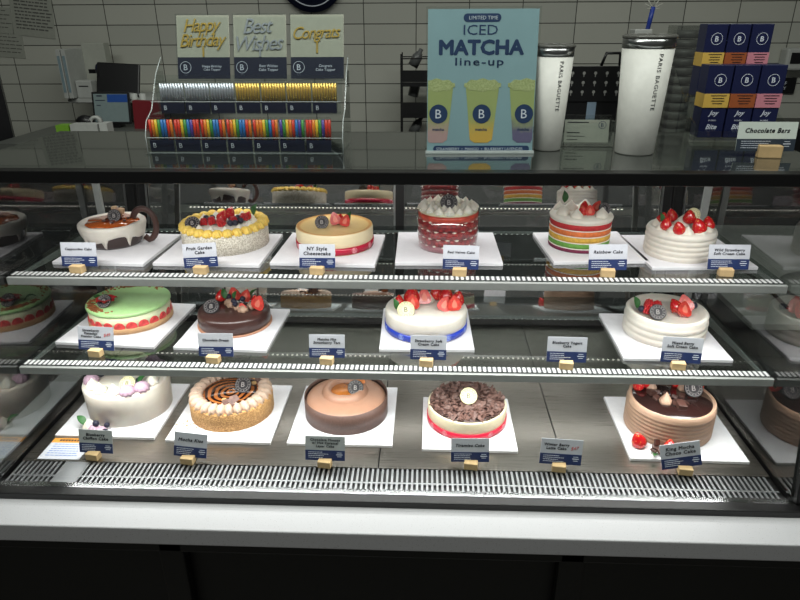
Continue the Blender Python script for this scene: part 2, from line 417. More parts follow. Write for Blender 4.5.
def shelf(z, yf, yb, label):
    t = thing('glass_shelf', (XC, yf, z), label, 'shelf')
    MB().box((0, 0, 0), (W-.014, yb-yf, .008)).build('glass_panel', G_SHELF, t, (0, (yb-yf)/2+.002, -.0044), bevel=.001)
    MB().box((0, 0, 0), (W-.012, .01, .019)).build('front_rail', RAIL, t, (0, -.004, -.0125), bevel=.0015)
    MB().box((0, 0, 0), (W-.02, .022, .0009)).build('striped_strip', STR, t, (0, .013, -.0005))  # flat strip coloured in pale and dark stripes along its length
    MB().box((0, 0, 0), (W-.02, .022, .004)).build('lamp_channel', RAIL, t, (0, .026, -.0105))
    for sx in (-1, 1):
        MB().prism([(.03, -.009), (yb-yf+.02, -.009), (yb-yf+.02, -.045), (yb-yf-.06, -.035), (.03, -.016)], -.002, .002, 'x').build('bracket', RAIL, t, (sx*(W/2-.014), 0, 0))
    return t
STR = stripe_mat('pale_dark_stripes', (66, 68, 70), (214, 214, 214), .0118, .55)
Z1, Z2 = 1.067, .848
s1 = shelf(Z1, 1.375, 1.79, 'topmost glass shelf, carrying the rainbow cake and the cake shaped like a cup')
s2 = shelf(Z2, 1.335, 1.79, 'middle glass shelf, carrying the green cake and the blue ribboned cake')
tape('led_tape', s1, (0, .40, -.016), 1.70, 110)
tape('led_tape', s2, (0, .335, -.016), 1.70, 110)

# ------------------------------------------------------------------ cake boards
BT = .008
def board(x, y, z, w_, d_, ang, of):
    o = MB().box((0, 0, BT/2), (w_, d_, BT)).build('cake_board', WHITE, None, (x, y, z), (0, 0, R(ang)), bevel=.001)
    tag(o, 'white square board under the '+of, 'cake board', 'white boards under the cakes')
def bfrom(ax, ay, z, w_, d_, ang, of):
    a = R(ang); board(ax+cos(a)*w_/2-sin(a)*d_/2, ay+sin(a)*w_/2+cos(a)*d_/2, z, w_, d_, ang, of)
bfrom(-.917, 1.447, Z1, .232, .235, -2.5, 'cup shaped cake on the top shelf')
bfrom(-.665, 1.444, Z1, .265, .245, -1.5, 'berry cake with yellow piped rim')
bfrom(-.379, 1.455, Z1, .258, .24, -2.5, 'cheesecake with red ribbon on the top shelf')
bfrom(-.073, 1.463, Z1, .262, .245, .5, 'trifle in a clear tub')
bfrom(.313, 1.478, Z1, .235, .235, 4, 'rainbow layer cake')
bfrom(.539, 1.447, Z1, .252, .25, 2.5, 'white cake with whole strawberries on the top shelf')
bfrom(-.955, 1.440, Z2, .268, .268, -4, 'green pistachio cake')
bfrom(-.638, 1.421, Z2, .242, .25, -2.5, 'glossy chocolate cake on the middle shelf')
bfrom(-.113, 1.427, Z2, .24, .25, 1, 'cake with blue ribbon')
bfrom(.489, 1.400, Z2, .262, .26, -.5, 'white ridged cake on the middle shelf')
bfrom(-.953, 1.343, ZD, .262, .265, -.5, 'tall white cake with lavender puffs')
bfrom(-.659, 1.332, ZD, .272, .277, -.5, 'nut crusted cake')
bfrom(-.345, 1.330, ZD, .268, .277, -.3, 'brown mousse cake in a chocolate collar')
bfrom(-.002, 1.317, ZD, .238, .24, -.3, 'cake topped with chocolate shavings')
bfrom(.506, 1.297, ZD, .283, .28, -1, 'brown ridged cake with dark glaze')

# ------------------------------------------------------------------ toppings (shared meshes)
def jit(a): return random.uniform(-a, a)
def m_straw():
    pr = [(0, 0), (.008, .0005), (.0125, .005), (.0128, .011), (.010, .018), (.0062, .024), (.002, .0285), (0, .029)]
    return MB().lathe(pr, 18).mesh('strawberry', STRAW)
def m_half():
    pr = [(0, 0), (.008, .0005), (.0125, .005), (.0128, .011), (.010, .018), (.0062, .024), (.002, .0285), (0, .029)]
    mb = MB().lathe(pr, 12, a0=0, a1=pi)
    ol = [(r, z) for r, z in pr]+[(-r, z) for r, z in pr[::-1][1:-1]]
    me = mb.mesh('strawberry_half', [STRAW, REDFL])
    mb2 = MB(); mb2.v = mb.v[:]; mb2.f = mb.f[:]; mb2.sm = mb.sm[:]
    mb2.add([(x, -.0004, z) for x, z in ol], [list(range(len(ol)))])
    mb2.add([(x*.38, -.0009, .005+z*.55) for x, z in ol], [list(range(len(ol)))])
    me = mb2.mesh('strawberry_half', [STRAW, REDFL, mat('strawberry_core', (232, 128, 108), .4)])
    flat = [p for p in me.polygons if len(p.vertices) > 8]
    for p in flat: p.material_index = 1
    for p in flat:
        if p.area < max(q.area for q in flat)*.8: p.material_index = 2
    return me
def m_rasp():
    m = MB()
    for i in range(5):
        z = .003+i*.003; r = .0068*math.sqrt(max(0, 1-(i/5.2)**2)); n = max(1, int(9*r/.0068))
        for j in range(n): m.ball((r*cos(2*pi*j/n+i), r*sin(2*pi*j/n+i), z), .0026, 6, 4)
    m.ball((0, 0, .016), .0025, 6, 4)
    return m.mesh('raspberry', RED)
def m_blue():
    pr = [(0, 0), (.004, .0006), (.0065, .004), (.0066, .0075), (.0045, .0112), (.0028, .0122), (.0025, .0112), (0, .0108)]
    return MB().lathe(pr, 12).mesh('blueberry', BLUEB)
def m_leaf(m_=LEAF):
    vs = []; fs = []; n = 8
    for i in range(n+1):
        t = i/n; w_ = .0075*sin(pi*t**.8)+.0002; y = .028*t; z = .008*sin(pi*t*.9)
        vs += [(-w_, y, z+.002), (0, y, z), (w_, y, z+.002)]
    for i in range(n):
        for k in (0, 1): fs.append((3*i+k, 3*i+k+1, 3*i+4+k, 3*i+3+k))
    n0 = len(vs); vs += [(a, b, c-.0008) for a, b, c in vs]; fs += [tuple(n0+q for q in f[::-1]) for f in fs]
    return MB().add(vs, fs, None, True).mesh('leaf', m_)
def m_peak(m_, tw=300, lobes=6, r=.014, h=.022, amp=.12, name='cream_peak'):
    pr = [(0, 0), (r*.95, 0), (r, h*.15), (r*.86, h*.38), (r*.55, h*.62), (r*.25, h*.84), (r*.06, h), (0, h)]
    def fn(a, rr, z, i): return rr*(1+amp*cos(lobes*a+tw*z)), z
    return MB().lathe(pr, 36, fn).mesh(name, m_)
def m_rosette(m_, r=.012, h=.012, name='cream_rosette', lobes=9):
    pr = [(0, 0), (r*.9, 0), (r, h*.3), (r*.85, h*.65), (r*.5, h*.92), (r*.15, h), (0, h*.97)]
    def fn(a, rr, z, i): return rr*(1+.16*cos(lobes*a+z*250)), z
    return MB().lathe(pr, 40, fn).mesh(name, m_)
ST, HALF, RASP, BLU, LF = m_straw(), m_half(), m_rasp(), m_blue(), m_leaf()
PEAK = m_peak(CREAMY); ROSY = m_rosette(YCREAM); PEAKS = m_peak(CREAMY, 120, 5, .014, .02, .05)

def put(kind, me, parent, x, y, z, sc=1, rot=(0, 0, 0)): return inst(kind, me, parent, (x, y, z), rot, sc)
def straw(p, x, y, z, sc=1, tilt=(0, 0), rz=0): return put('strawberry', ST, p, x, y, z, sc, (tilt[0], tilt[1], rz))
def half(p, x, y, z, sc=1, rot=(0, 0, 0)): return put('strawberry_half', HALF, p, x, y, z, sc, rot)
def leaf(p, x, y, z, sc=1, rot=(R(35), 0, 0)): return put('mint_leaf', LF, p, x, y, z, sc, rot)
def blue(p, x, y, z, sc=1): return put('blueberry', BLU, p, x, y, z, sc, (jit(.5), jit(.5), jit(3)))
def plaque(p, x, y, z, rot=(R(60), 0, 0), light=False, sc=1.0):
    a, b = (PLQW, NAVY) if light else (PLQ, PRINTC)
    pr = [(0, -.0015), (.0165, -.0015), (.0172, 0), (.0165, .0015), (0, .0015)]
    o = MB().lathe(pr, 40, smooth=False).build('plaque', a, p, (x, y, z), rot); o.scale = (sc,)*3
    m = MB(); n = 32
    for r0, r1 in ((.0144, .0149), (.0098, .0102)): m.lathe([(r0, .0015), (r0, .0021), (r1, .0021), (r1, .0015)], n)
    for q in range(14):
        a_ = 2*pi*q/14; m.box((.0123*cos(a_), .0123*sin(a_), .0018), (.0014, .0014, .0007), None)
    m.build('ring_print', b, o)
    text('emblem', 'B', b, o, (0, 0, .0018), (0, 0, 0), height=.0098, offset=0)
    return o
def ribbon(p, r, z0, z1, m_, marks, mk):
    o = MB().lathe([(r-.0008, z0), (r+.0012, z0), (r+.0012, z1), (r-.0008, z1)], 96).build('ribbon', m_, p)
    for a in marks:
        text('emblem', 'B', mk, o, ((r+.0014)*cos(a), (r+.0014)*sin(a), (z0+z1)/2), (pi/2, 0, a+pi/2), height=(z1-z0)*.6, offset=.02)
        MB().lathe([((z1-z0)*.36, 0), ((z1-z0)*.36, .0003), ((z1-z0)*.42, .0003), ((z1-z0)*.42, 0)], 20).build('emblem_ring', mk, o, ((r+.0013)*cos(a), (r+.0013)*sin(a), (z0+z1)/2), (pi/2, 0, a+pi/2))
    return o
def disc_profile(r, h, rb=.004, base=None):
    base = r if base is None else base
    return [(0, 0), (base, 0), (r, h-rb), (r-rb*.3, h-rb*.3), (r-rb, h), (0, h)]
def ridged(r, h, n=6, d=.0022):
    pr = [(0, 0), (r-.002, 0)]
    for i in range(n*6+1):
        t = i/(n*6); pr.append((r-d*abs(sin(t*n*pi))**.5*0-d*(1-abs(sin(t*n*pi))), .001+t*(h-.004)))
    return pr+[(r-.004, h), (0, h)]

# ------------------------------------------------------------------ cakes, top shelf
def cake(x, y, z, label, rz=0): return thing('cake', (x, y, z+BT), label, 'cake', rz, 'whole cakes in the display case')
# 1 cup-shaped cake
t = cake(-.825, 1.598, Z1, 'cake shaped like a coffee cup with dripping white icing and a chocolate handle')
MB().lathe([(0, 0), (.064, 0), (.070, .008), (.076, .03), (.080, .05), (.078, .054), (0, .054)], 64).build('chocolate_body', DKCHOC, t)
def drip(a, r, z, i):
    low = .030-.010*max(0, sin(3*a+1.2))-.026*max(0, sin(8*a+.5))**8+.004*sin(5*a)
    if i == 0: return .0712+.18*max(low, .003), max(low, .003)
    if i == 1: return .0742+.18*max(low, .003), max(low, .003)+.0015
    return r, z
MB().lathe([(.07, .03), (.07, .03), (.0812, .036), (.0845, .05), (.0838, .058), (.080, .0612), (.074, .0605), (.070, .058), (0, .058)], 128, drip).build('white_icing', CREAM, t)
CAR = swirl_mat('caramel_swirl', (150, 66, 22), (206, 104, 40), 60, 4)
MB().lathe([(0, .0583), (.066, .0583), (.064, .0605), (0, .0612)], 64, lambda a, r, z, i: (r*(1+.05*sin(5*a)+.03*sin(9*a)), z)).build('caramel_pool', CAR, t)
m = MB(); pts = [(.024*(1-k/30)*cos(k*.55)+.002, .024*(1-k/30)*sin(k*.55), .062) for k in range(28)]; m.tube(pts, .0028, 8); m.build('caramel_piping', mat('caramel_line', (96, 38, 18), .2, coat=.4), t)
pts = [(.062+.002*0, .0, .050)]
pts = [(.086+.031*cos(a)-.0, -.0, .050+.043*sin(a)) for a in [pi*.86-k*pi*1.28/16 for k in range(17)]]
pts = [(p[0], p[1], p[2]) for p in pts]+[(.082, 0, .018)]
m = MB(); m.tube(pts, .0082, 10, flat=.8); m.build('chocolate_handle', CHOC, t)
plaque(t, .012, -.006, .075, (R(72), 0, R(6)))
for dx, h_, an in ((.004, .098, -.1), (.022, .093, .2)):
    MB().box((0, 0, 0), (.014, .012, .016), Matrix.Rotation(an, 4, 'Y')).build('cream_wafer', mat('wafer', (216, 178, 140), .6), t, (dx, .018, h_-.012), bevel=.003)
MB().lathe([(0, .061), (.009, .061), (.010, .085), (0, .092)], 16).build('cream_mound', TANC, t, (.012, .018, 0))
for k in range(6): put('chocolate_chip', MB().ball((0, 0, .003), (.005, .004, .003)).mesh('chocolate_chip', CHOC), t, .03*cos(k*1.1+.4)+.012, .03*sin(k*1.1+.4), .061)

# 2 fruit cake
t = cake(-.528, 1.604, Z1, 'white cake with a yellow piped rim and a heap of mixed berries')
MB().lathe(disc_profile(.112, .050), 72).build('cake_body', grain_mat('crumb_white', (236, 230, 216), (178, 168, 148), 260, 1), t)
MB().lathe([(0, .05), (.096, .05), (.09, .054), (0, .055)], 64, lambda a, r, z, i: (r, z+.002*sin(7*a)*(r > .05))).build('cream_top', CREAMY, t)
for k in range(26):
    a = 2*pi*k/26; inst('yellow_rosette', ROSY, t, (.100*cos(a), .100*sin(a), .0475), (0, 0, a), (1.22, 1.12, 1.5))
for k in range(13):
    a = 2*pi*k/13+.2; put('cream_peak', PEAKS, t, .076*cos(a), .076*sin(a), .053, .72, (0, 0, a))
for x, y, s in ((-.022, -.022, 1), (.006, -.03, 1.05), (.03, -.012, .95), (.048, .012, 1), (-.045, -.03, .9)): put('raspberry', RASP, t, x, y, .055, s*1.25, (jit(.5), jit(.5), 0))
for x, y, z, s in ((-.01, .0, .058, 1.1), (.006, .014, .062, 1.15), (.052, .028, .056, .8)): straw(t, x, y, z, s, (R(-30), R(20)))
for x, y in ((-.04, -.002), (-.034, .014), (.022, -.03), (.04, -.024), (.02, .002), (.034, .022), (-.05, .012), (-.008, -.016), (.05, -.006), (-.018, .024), (.01, .034), (.032, .005)): blue(t, x, y, .056, 1.2)
leaf(t, .072, .03, .066, 1.15, (R(50), 0, R(-25)))
plaque(t, -.066, -.05, .068, (R(50), 0, R(12)), sc=1.1)

# 3 cheesecake
t = cake(-.237, 1.600, Z1, 'pale cheesecake with browned top and red printed ribbon on the top shelf')
def brown_top():
    m, nt, b = newmat('browned_top'); N = nt.nodes; L = nt.links
    tc = N.new('ShaderNodeTexCoord'); ln = N.new('ShaderNodeVectorMath'); ln.operation = 'LENGTH'
    mp = N.new('ShaderNodeMapping'); mp.inputs['Scale'].default_value = (1, 1, 0); L.new(tc.outputs['Object'], mp.inputs[0]); L.new(mp.outputs[0], ln.inputs[0])
    r = N.new('ShaderNodeValToRGB'); e = r.color_ramp.elements
    mr = N.new('ShaderNodeMapRange'); mr.inputs['From Max'].default_value = .1; L.new(ln.outputs['Value'], mr.inputs[0]); L.new(mr.outputs[0], r.inputs[0])
    e[0].position = 0; e[0].color = (*lin((240, 214, 160)), 1); e[1].position = .86; e[1].color = (*lin((236, 200, 134)), 1)
    x = e.new(.93); x.color = (*lin((204, 142, 74)), 1); x = e.new(1); x.color = (*lin((226, 190, 130)), 1)
    L.new(r.outputs[0], b.inputs['Base Color']); b.inputs['Roughness'].default_value = .35
    return m
MB().lathe([(0, 0), (.1, 0), (.1, .048), (.0985, .053), (.095, .054), (.093, .052)], 80).build('cheesecake_side', mat('cheesecake', (234, 218, 180), .5, noise=.05, nscale=30), t)
MB().lathe([(.0985, .0533), (.095, .0543), (.088, .0528), (0, .053)], 80).build('browned_top', brown_top(), t)
ribbon(t, .1005, .002, .020, mat('red_ribbon', (176, 16, 52), .25, noise=.1), [R(a) for a in (-150, -118, -86, -54, -22, 10)], mat('pink_print', (228, 150, 160), .5))
plaque(t, -.028, -.026, .067, (R(64), 0, R(0)), sc=1.05)
half(t, .008, -.012, .057, 1.15, (R(-20), R(-15), R(10))); half(t, .026, -.022, .056, 1.1, (R(-35), R(12), R(-15))); straw(t, .014, .006, .054, .9, (R(-10), R(5)))
leaf(t, .038, -.006, .058, 1.1, (R(60), 0, R(-30)))

# 4 trifle in a clear tub
t = cake(.058, 1.604, Z1, 'red and cream layered trifle in a clear round tub with a dark plaque')
rd = grain_mat('red_sponge', (104, 16, 26), (168, 40, 42), 120, .6, .45)
lay = [(0, .0155, mat('pink_jelly', (150, 84, 94), .3)), (.0165, .0335, rd), (.0355, .0535, rd), (.0555, .0755, rd), (.0775, .094, mat('strawberry_jelly', (196, 70, 54), .3, noise=.3))]
for a, b, mm in lay: MB().lathe([(0, a), (.0765, a), (.0775, (a+b)/2), (.0765, b), (0, b)], 64).build('sponge_layer', mm, t)
for z in (.0155, .0345, .0545, .0765):
    m = MB().lathe([(0, z-.004), (.070, z-.004), (.070, z+.004), (0, z+.004)], 40)
    for k in range(20):
        a = 2*pi*k/20+z*90; m.ball((.0715*cos(a), .0715*sin(a), z+.0008*sin(k*3)), (.0068, .0068, .0030+.0012*sin(k*2.1+z*50)), 10, 6)
    m.build('cream_layer', CREAMY, t)
MB().lathe([(0, .094), (.076, .094), (.075, .101), (0, .105)], 48).build('whipped_top', mat('vanilla_cream', (226, 216, 186), .5, sss=.1), t)
for r, n in ((.066, 16), (.044, 10), (.022, 5), (.0, 1)):
    for k in range(n):
        a = 2*pi*k/n+r*30; put('cream_peak', PEAKS, t, r*cos(a), r*sin(a), .099, .9*random.uniform(.85, 1.15), (jit(.1), jit(.1), a))
MB().lathe([(.0786, 0), (.0796, 0), (.0812, .108), (.0802, .108)], 72).build('clear_tub', G_CLEAR, t)
plaque(t, 0, -.036, .122, (R(66), 0, 0), sc=1.25)

# 5 rainbow
t = cake(.400, 1.616, Z1, 'rainbow layer cake with white cream top, berries and leaf')
zz = 0
for cl, h_, nm in (((112, 30, 62), .009, 'purple'), ((96, 148, 60), .0125, 'green'), ((206, 160, 60), .0135, 'yellow'), ((212, 110, 52), .0135, 'orange'), ((178, 34, 38), .014, 'red')):
    o = MB().lathe([(0, zz), (.0768, zz), (.0775, zz+h_/2), (.0768, zz+h_), (0, zz+h_)], 72).build('sponge_layer', mat('rainbow_'+nm, cl, .7, noise=.18, nscale=140), t); o['label'] = nm+' sponge layer'
    zz += h_
    MB().lathe([(0, zz), (.0775, zz), (.078, zz+.0012), (.0775, zz+.0024), (0, zz+.0024)], 72).build('cream_layer', CREAMY, t); zz += .0024
MB().lathe([(0, zz), (.0785, zz), (.080, zz+.006), (.077, zz+.0105), (0, zz+.0115)], 72).build('cream_top', CREAMY, t)
zz += .0105
for x, y, s in ((-.05, -.014, 1.25), (-.022, -.042, 1.15), (.042, -.036, 1.25), (-.022, .028, 1.3), (.05, .02, 1.1), (.018, .048, 1.2), (-.052, .03, 1.1)): put('cream_peak', PEAKS, t, x, y, zz-.001, s)
straw(t, .0, -.016, zz, .95, (R(20), R(-10))); half(t, .014, -.034, zz+.002, .95, (R(-30), 0, 0)); straw(t, .008, .01, zz+.002, .9)
half(t, .034, .0, zz+.004, 1, (R(-10), R(30), R(20)))
leaf(t, -.04, .03, zz+.018, 1.1, (R(70), 0, R(10)))
plaque(t, .054, -.012, zz+.014, (R(66), R(10), R(10)), sc=.95)

# 6 white wild strawberry
t = cake(.635, 1.555, Z1, 'white ridged cake crowned with whole strawberries on the top shelf')
MB().lathe(ridged(.083, .068, 5), 80).build('cream_body', CREAM, t)
for k in range(11):
    a = 2*pi*k/11; put('cream_peak', PEAKS, t, .058*cos(a), .058*sin(a), .066, 1.05)
put('cream_peak', PEAKS, t, 0, 0, .066, 1.6)
for a, r, s, z in ((-115, .058, 1.15, .068), (-152, .056, 1.1, .068), (-62, .056, 1.35, .068), (-25, .06, 1.2, .068), (100, .046, 1.15, .070), (55, .05, 1.1, .07), (160, .052, 1.05, .07)):
    straw(t, r*cos(R(a)), r*sin(R(a)), z, s, (jit(.35), jit(.35)), a)
straw(t, .01, -.012, .082, 1.2, (R(10), R(-8)))
plaque(t, .022, -.002, .10, (R(68), 0, 0), True, .95); leaf(t, -.052, .0, .078, .9, (R(60), 0, R(20)))

# ------------------------------------------------------------------ cakes, middle shelf
# 7 pistachio fraisier
t = cake(-.817, 1.592, Z2, 'green topped strawberry cake with a tan crust and red flower')
MB().lathe([(0, 0), (.1105, 0), (.1105, .015), (.108, .0165), (0, .0165)], 80).build('tart_base', mat('tan_crust', (198, 156, 112), .7, noise=.12), t)
MB().lathe([(0, .0165), (.1065, .0165), (.1065, .047), (0, .047)], 80).build('cream_filling', mat('pale_green_cream', (220, 224, 186), .5, noise=.06), t)
SLI = MB().ball((0, 0, 0), (.0145, .0035, .0155), 18, 12).mesh('strawberry_slice', [mat('strawberry_slice_red', (206, 66, 66), .35, noise=.3, nscale=130)])
for k in range(22):
    a = 2*pi*k/22; put('strawberry_slice', SLI, t, .1062*cos(a), .1062*sin(a), .0175, 1, (0, 0, a+pi/2))
MB().lathe([(0, .047), (.1075, .047), (.110, .050), (.110, .055), (.107, .0575), (0, .0582)], 80).build('green_icing', mat('pistachio_icing', (168, 206, 142), .35, noise=.05, sss=.1), t)
m = MB()
for i in range(190):
    a = random.choice([random.gauss(-2.4, .35), random.gauss(1.75, .35)]); r = random.uniform(.086, .104)
    m.box((r*cos(a), r*sin(a), .0588), (random.uniform(.003, .008), .0022, .003), None)
o = m.build('brown_crumbs', mat('crumb_brown', (158, 92, 50), .8, noise=.4), t); o['kind'] = 'stuff'
LFR = m_leaf(RED)
for k in range(7):
    a = 2*pi*k/7; put('red_petal', LFR, t, -.040+.003*cos(a), -.044+.003*sin(a), .060, (2.2, 1.15, 1.2), (R(20), 0, a))
leaf(t, -.066, -.026, .060, 1.1, (R(10), 0, R(60)))
plaque(t, -.040, -.054, .073, (R(50), 0, R(-4)), sc=1.15)

# 8 chocolate dream
t = cake(-.519, 1.571, Z2, 'dark glossy chocolate cake topped with strawberries, cream puffs and blueberries')
MB().lathe([(0, 0), (.1, 0), (.1, .004), (0, .004)], 72).build('biscuit_base', mat('tan_biscuit', (186, 134, 106), .7), t)
MB().lathe([(0, .003), (.0945, .003), (.097, .01), (.0965, .036), (.093, .043), (.087, .045), (0, .046)], 72).build('chocolate_glaze', mat('matte_choc_glaze', (66, 42, 38), .28, coat=.2), t)
PF = m_rosette(TANC, .014, .017, 'cream_puff', 5)
for x, y, s in ((-.004, .004, 1), (.02, -.012, 1), (.034, -.026, .95), (-.016, .018, .95), (.05, -.002, .9)): put('cream_puff', PF, t, x, y, .045, s)
straw(t, -.046, .036, .047, 1.15, (R(-10), R(5))); half(t, -.004, .034, .05, 1.35, (R(-10), R(-8), R(5))); half(t, .022, .030, .05, 1.2, (R(-12), R(16), R(-8)))
half(t, .066, -.018, .048, 1.45, (R(-8), R(20), R(-15))); half(t, .036, -.034, .047, .95, (R(-40), R(-30), 0)); straw(t, .058, .012, .048, 1.0)
for x, y in ((-.022, .032), (.006, .0), (.012, -.018), (.026, .016)): blue(t, x, y, .058, 1.15)
leaf(t, -.028, .02, .06, 1.1, (R(50), 0, R(30))); leaf(t, .04, .03, .055, 1.2, (R(45), 0, R(-60))); leaf(t, .0, .012, .062, .9, (R(50), 0, R(-30)))
MB().tube([(-.034, .045, .05), (-.034, .047, .085)], .003, 6).build('chocolate_stick', CHOC, t)
MB().tube([(.058, .03, .05), (.062, .034, .09)], .003, 6).build('chocolate_stick', CHOC, t)
plaque(t, -.050, -.030, .060, (R(42), 0, R(4)), sc=1.25)

# 9 strawberry soft cream, blue ribbon
t = cake(.004, 1.562, Z2, 'smooth white cake with a blue printed ribbon and cut strawberries')
MB().lathe(disc_profile(.109, .058, .006), 84).build('cream_body', CREAM, t)
ribbon(t, .1095, .003, .021, mat('blue_ribbon', (36, 62, 176), .3, noise=.08), [R(a) for a in (-160, -125, -58, -22, 12)], mat('pale_blue_print', (150, 170, 226), .5))
Z = .058
straw(t, -.04, .018, Z, 1.75, (R(-6), R(4))); straw(t, .028, .05, Z, 1.5); straw(t, .052, .03, Z, 1.6, (0, R(6))); straw(t, .082, .014, Z, 1.45, (R(5), R(8)))
half(t, -.004, .012, Z+.002, 1.5, (R(-28), R(0), R(6))); half(t, -.034, -.022, Z+.002, 1.4, (R(-14), R(-6), R(-10))); straw(t, -.072, .0, Z, 1.1, (R(-10), 0))
half(t, .042, -.032, Z+.003, 1.45, (R(-38), R(25), R(0))); half(t, .076, -.028, Z+.002, 1.4, (R(-14), R(-4), R(5)))
put('cream_peak', PEAKS, t, .006, .038, Z, 1.3); put('cream_peak', PEAKS, t, .062, -.006, Z, .8); put('cream_peak', PEAKS, t, -.052, -.006, Z, .8)
leaf(t, -.078, -.040, Z+.008, 1.1, (R(60), 0, R(40))); plaque(t, -.052, -.05, Z+.013, (R(52), 0, 0), True, 1.3)

# 10 mixed berry
t = cake(.632, 1.549, Z2, 'white ridged cake with a raised rim and red berries on the middle shelf')
pr = ridged(.104, .056, 3, .003)[:-2]+[(.102, .063), (.098, .068), (.091, .0665), (.083, .056), (.077, .051), (0, .050)]
MB().lathe(pr, 84).build('cream_body', CREAM, t)
for x, y in ((-.05, -.006), (-.038, .008), (-.028, -.004), (-.04, .022), (-.022, .012)): put('raspberry', RASP, t, x, y, .056, 1.5)
blue(t, -.066, .0, .058, 1.3); blue(t, .074, .012, .062, 1.4); blue(t, .062, .024, .06, 1.2)
half(t, .036, -.028, .060, 1.5, (R(-50), R(20), 0)); half(t, .052, -.004, .060, 1.6, (R(-30), R(-14), 0)); straw(t, .034, .006, .056, 1.3, (R(-20), R(-30)))
leaf(t, -.075, .008, .062, 1.2, (R(50), 0, R(20))); plaque(t, -.034, -.03, .070, (R(48), 0, R(-6)), sc=1.25)

# ------------------------------------------------------------------ cakes, bottom
LAV = mat('lavender_cream', (186, 154, 172), .55, noise=.15, nscale=300, bump=.3, bscale=300)
PUFL = m_rosette(LAV, .017, .02, 'lavender_puff', 9)
t = cake(-.812, 1.489, ZD, 'tall smooth white cake with lavender puffs and blueberries on its rim')
MB().lathe(disc_profile(.112, .092, .007, .109), 84).build('cream_body', mat('ivory_cream', (218, 210, 198), .4, sss=.1), t)
Z = .091
for a, r in ((-158, .086), (-64, .094), (-42, .096), (36, .09), (150, .084), (60, .088)): put('lavender_puff', PUFL, t, r*cos(R(a)), r*sin(R(a)), Z, 1.15)
for a, r in ((-136, .086), (-112, .086), (-86, .086), (18, .088), (-20, .09), (80, .086)): put('cream_peak', PEAK, t, r*cos(R(a)), r*sin(R(a)), Z, 1.3)
for a, r in ((172, .08), (178, .066), (160, .06), (146, .056), (134, .052), (-56, .06), (-44, .066), (-32, .062), (120, .06), (186, .084)): blue(t, r*cos(R(a)), r*sin(R(a)), Z+.001, 1.25)
MB().lathe([(0, 0), (.022, 0), (.024, .003), (0, .012)], 20).build('cream_shell', CREAMY, t, (.004, .034, Z)).scale = (1.5, .8, 1)
leaf(t, .056, -.052, Z+.004, 1.4, (R(30), 0, R(-50))); plaque(t, .030, -.056, Z+.013, (R(40), 0, 0), True, 1.2)
g = thing('cake_garnish', (-.862, 1.364, ZD+BT), 'small cluster of cream, blueberries and leaf beside the tall white cake', 'garnish', 0)
put('cream_peak', PEAK, g, -.012, .012, 0, 1.35); put('lavender_puff', PUFL, g, .004, .0, 0, .9); put('lavender_puff', PUFL, g, .026, -.006, 0, .8)
blue(g, .014, .004, .014, 1.3); blue(g, .038, -.016, 0, 1.3); blue(g, .034, .008, .006, 1.1); leaf(g, -.022, .008, .010, 1.3, (R(25), 0, R(60)))

t = cake(-.524, 1.480, ZD, 'nut crusted cake with a piped coffee cream rim and caramel swirl')
MB().lathe(disc_profile(.111, .052, .006), 96, lambda a, r, z, i: (r*(1+.004*sin(31*a+z*700)), z)).build('nut_crust', grain_mat('chopped_nuts', (218, 172, 112), (150, 100, 54), 300, 1), t)
MB().lathe([(0, .052), (.085, .052), (.083, .055), (0, .0555)], 64).build('caramel_swirl', swirl_mat('caramel_choc_swirl', (40, 18, 12), (178, 104, 52), 20, 7), t)
SHELLT = m_rosette(mat('latte_cream', (198, 170, 150), .5, sss=.1, bump=.2, bscale=200), .013, .02, 'piped_shell', 7)
for k in range(28):
    a = 2*pi*k/28
    if 45 < (math.degrees(a) % 360) < 80: continue
    inst('piped_shell', SHELLT, t, (.091*cos(a), .091*sin(a), .050), (0, R(12), a), (1.45, .92, 1.0))
SH = MB().prism([(-.012, -.006), (.01, -.008), (.013, .004), (0, .01), (-.01, .006)], 0, .0025, 'z').mesh('chocolate_shard', SHARD)
for x, y, z, r_ in ((.01, -.068, .062, (.3, .2, .3)), (.024, -.060, .066, (.6, -.3, 1)), (.030, -.074, .06, (.2, .5, 2)), (.03, .07, .07, (.9, .1, .5)), (.05, .072, .074, (1.1, .3, -.6)), (.066, .05, .068, (.7, -.2, 1.4)), (.04, .05, .064, (.5, .5, 2)), (.0, .082, .066, (.8, 0, 0))):
    inst('chocolate_shard', SH, t, (x, y, z), r_, 1.3)
NUT = mat('nut', (206, 168, 112), .6)
for x, y in ((.02, .052), (.036, .064), (.0, -.058), (.056, .03)): put('nut', MB().ball((0, 0, .005), (.008, .006, .005)).mesh('nut', NUT), t, x, y, .06)
plaque(t, .034, .006, .074, (R(48), 0, 0), sc=1.35)

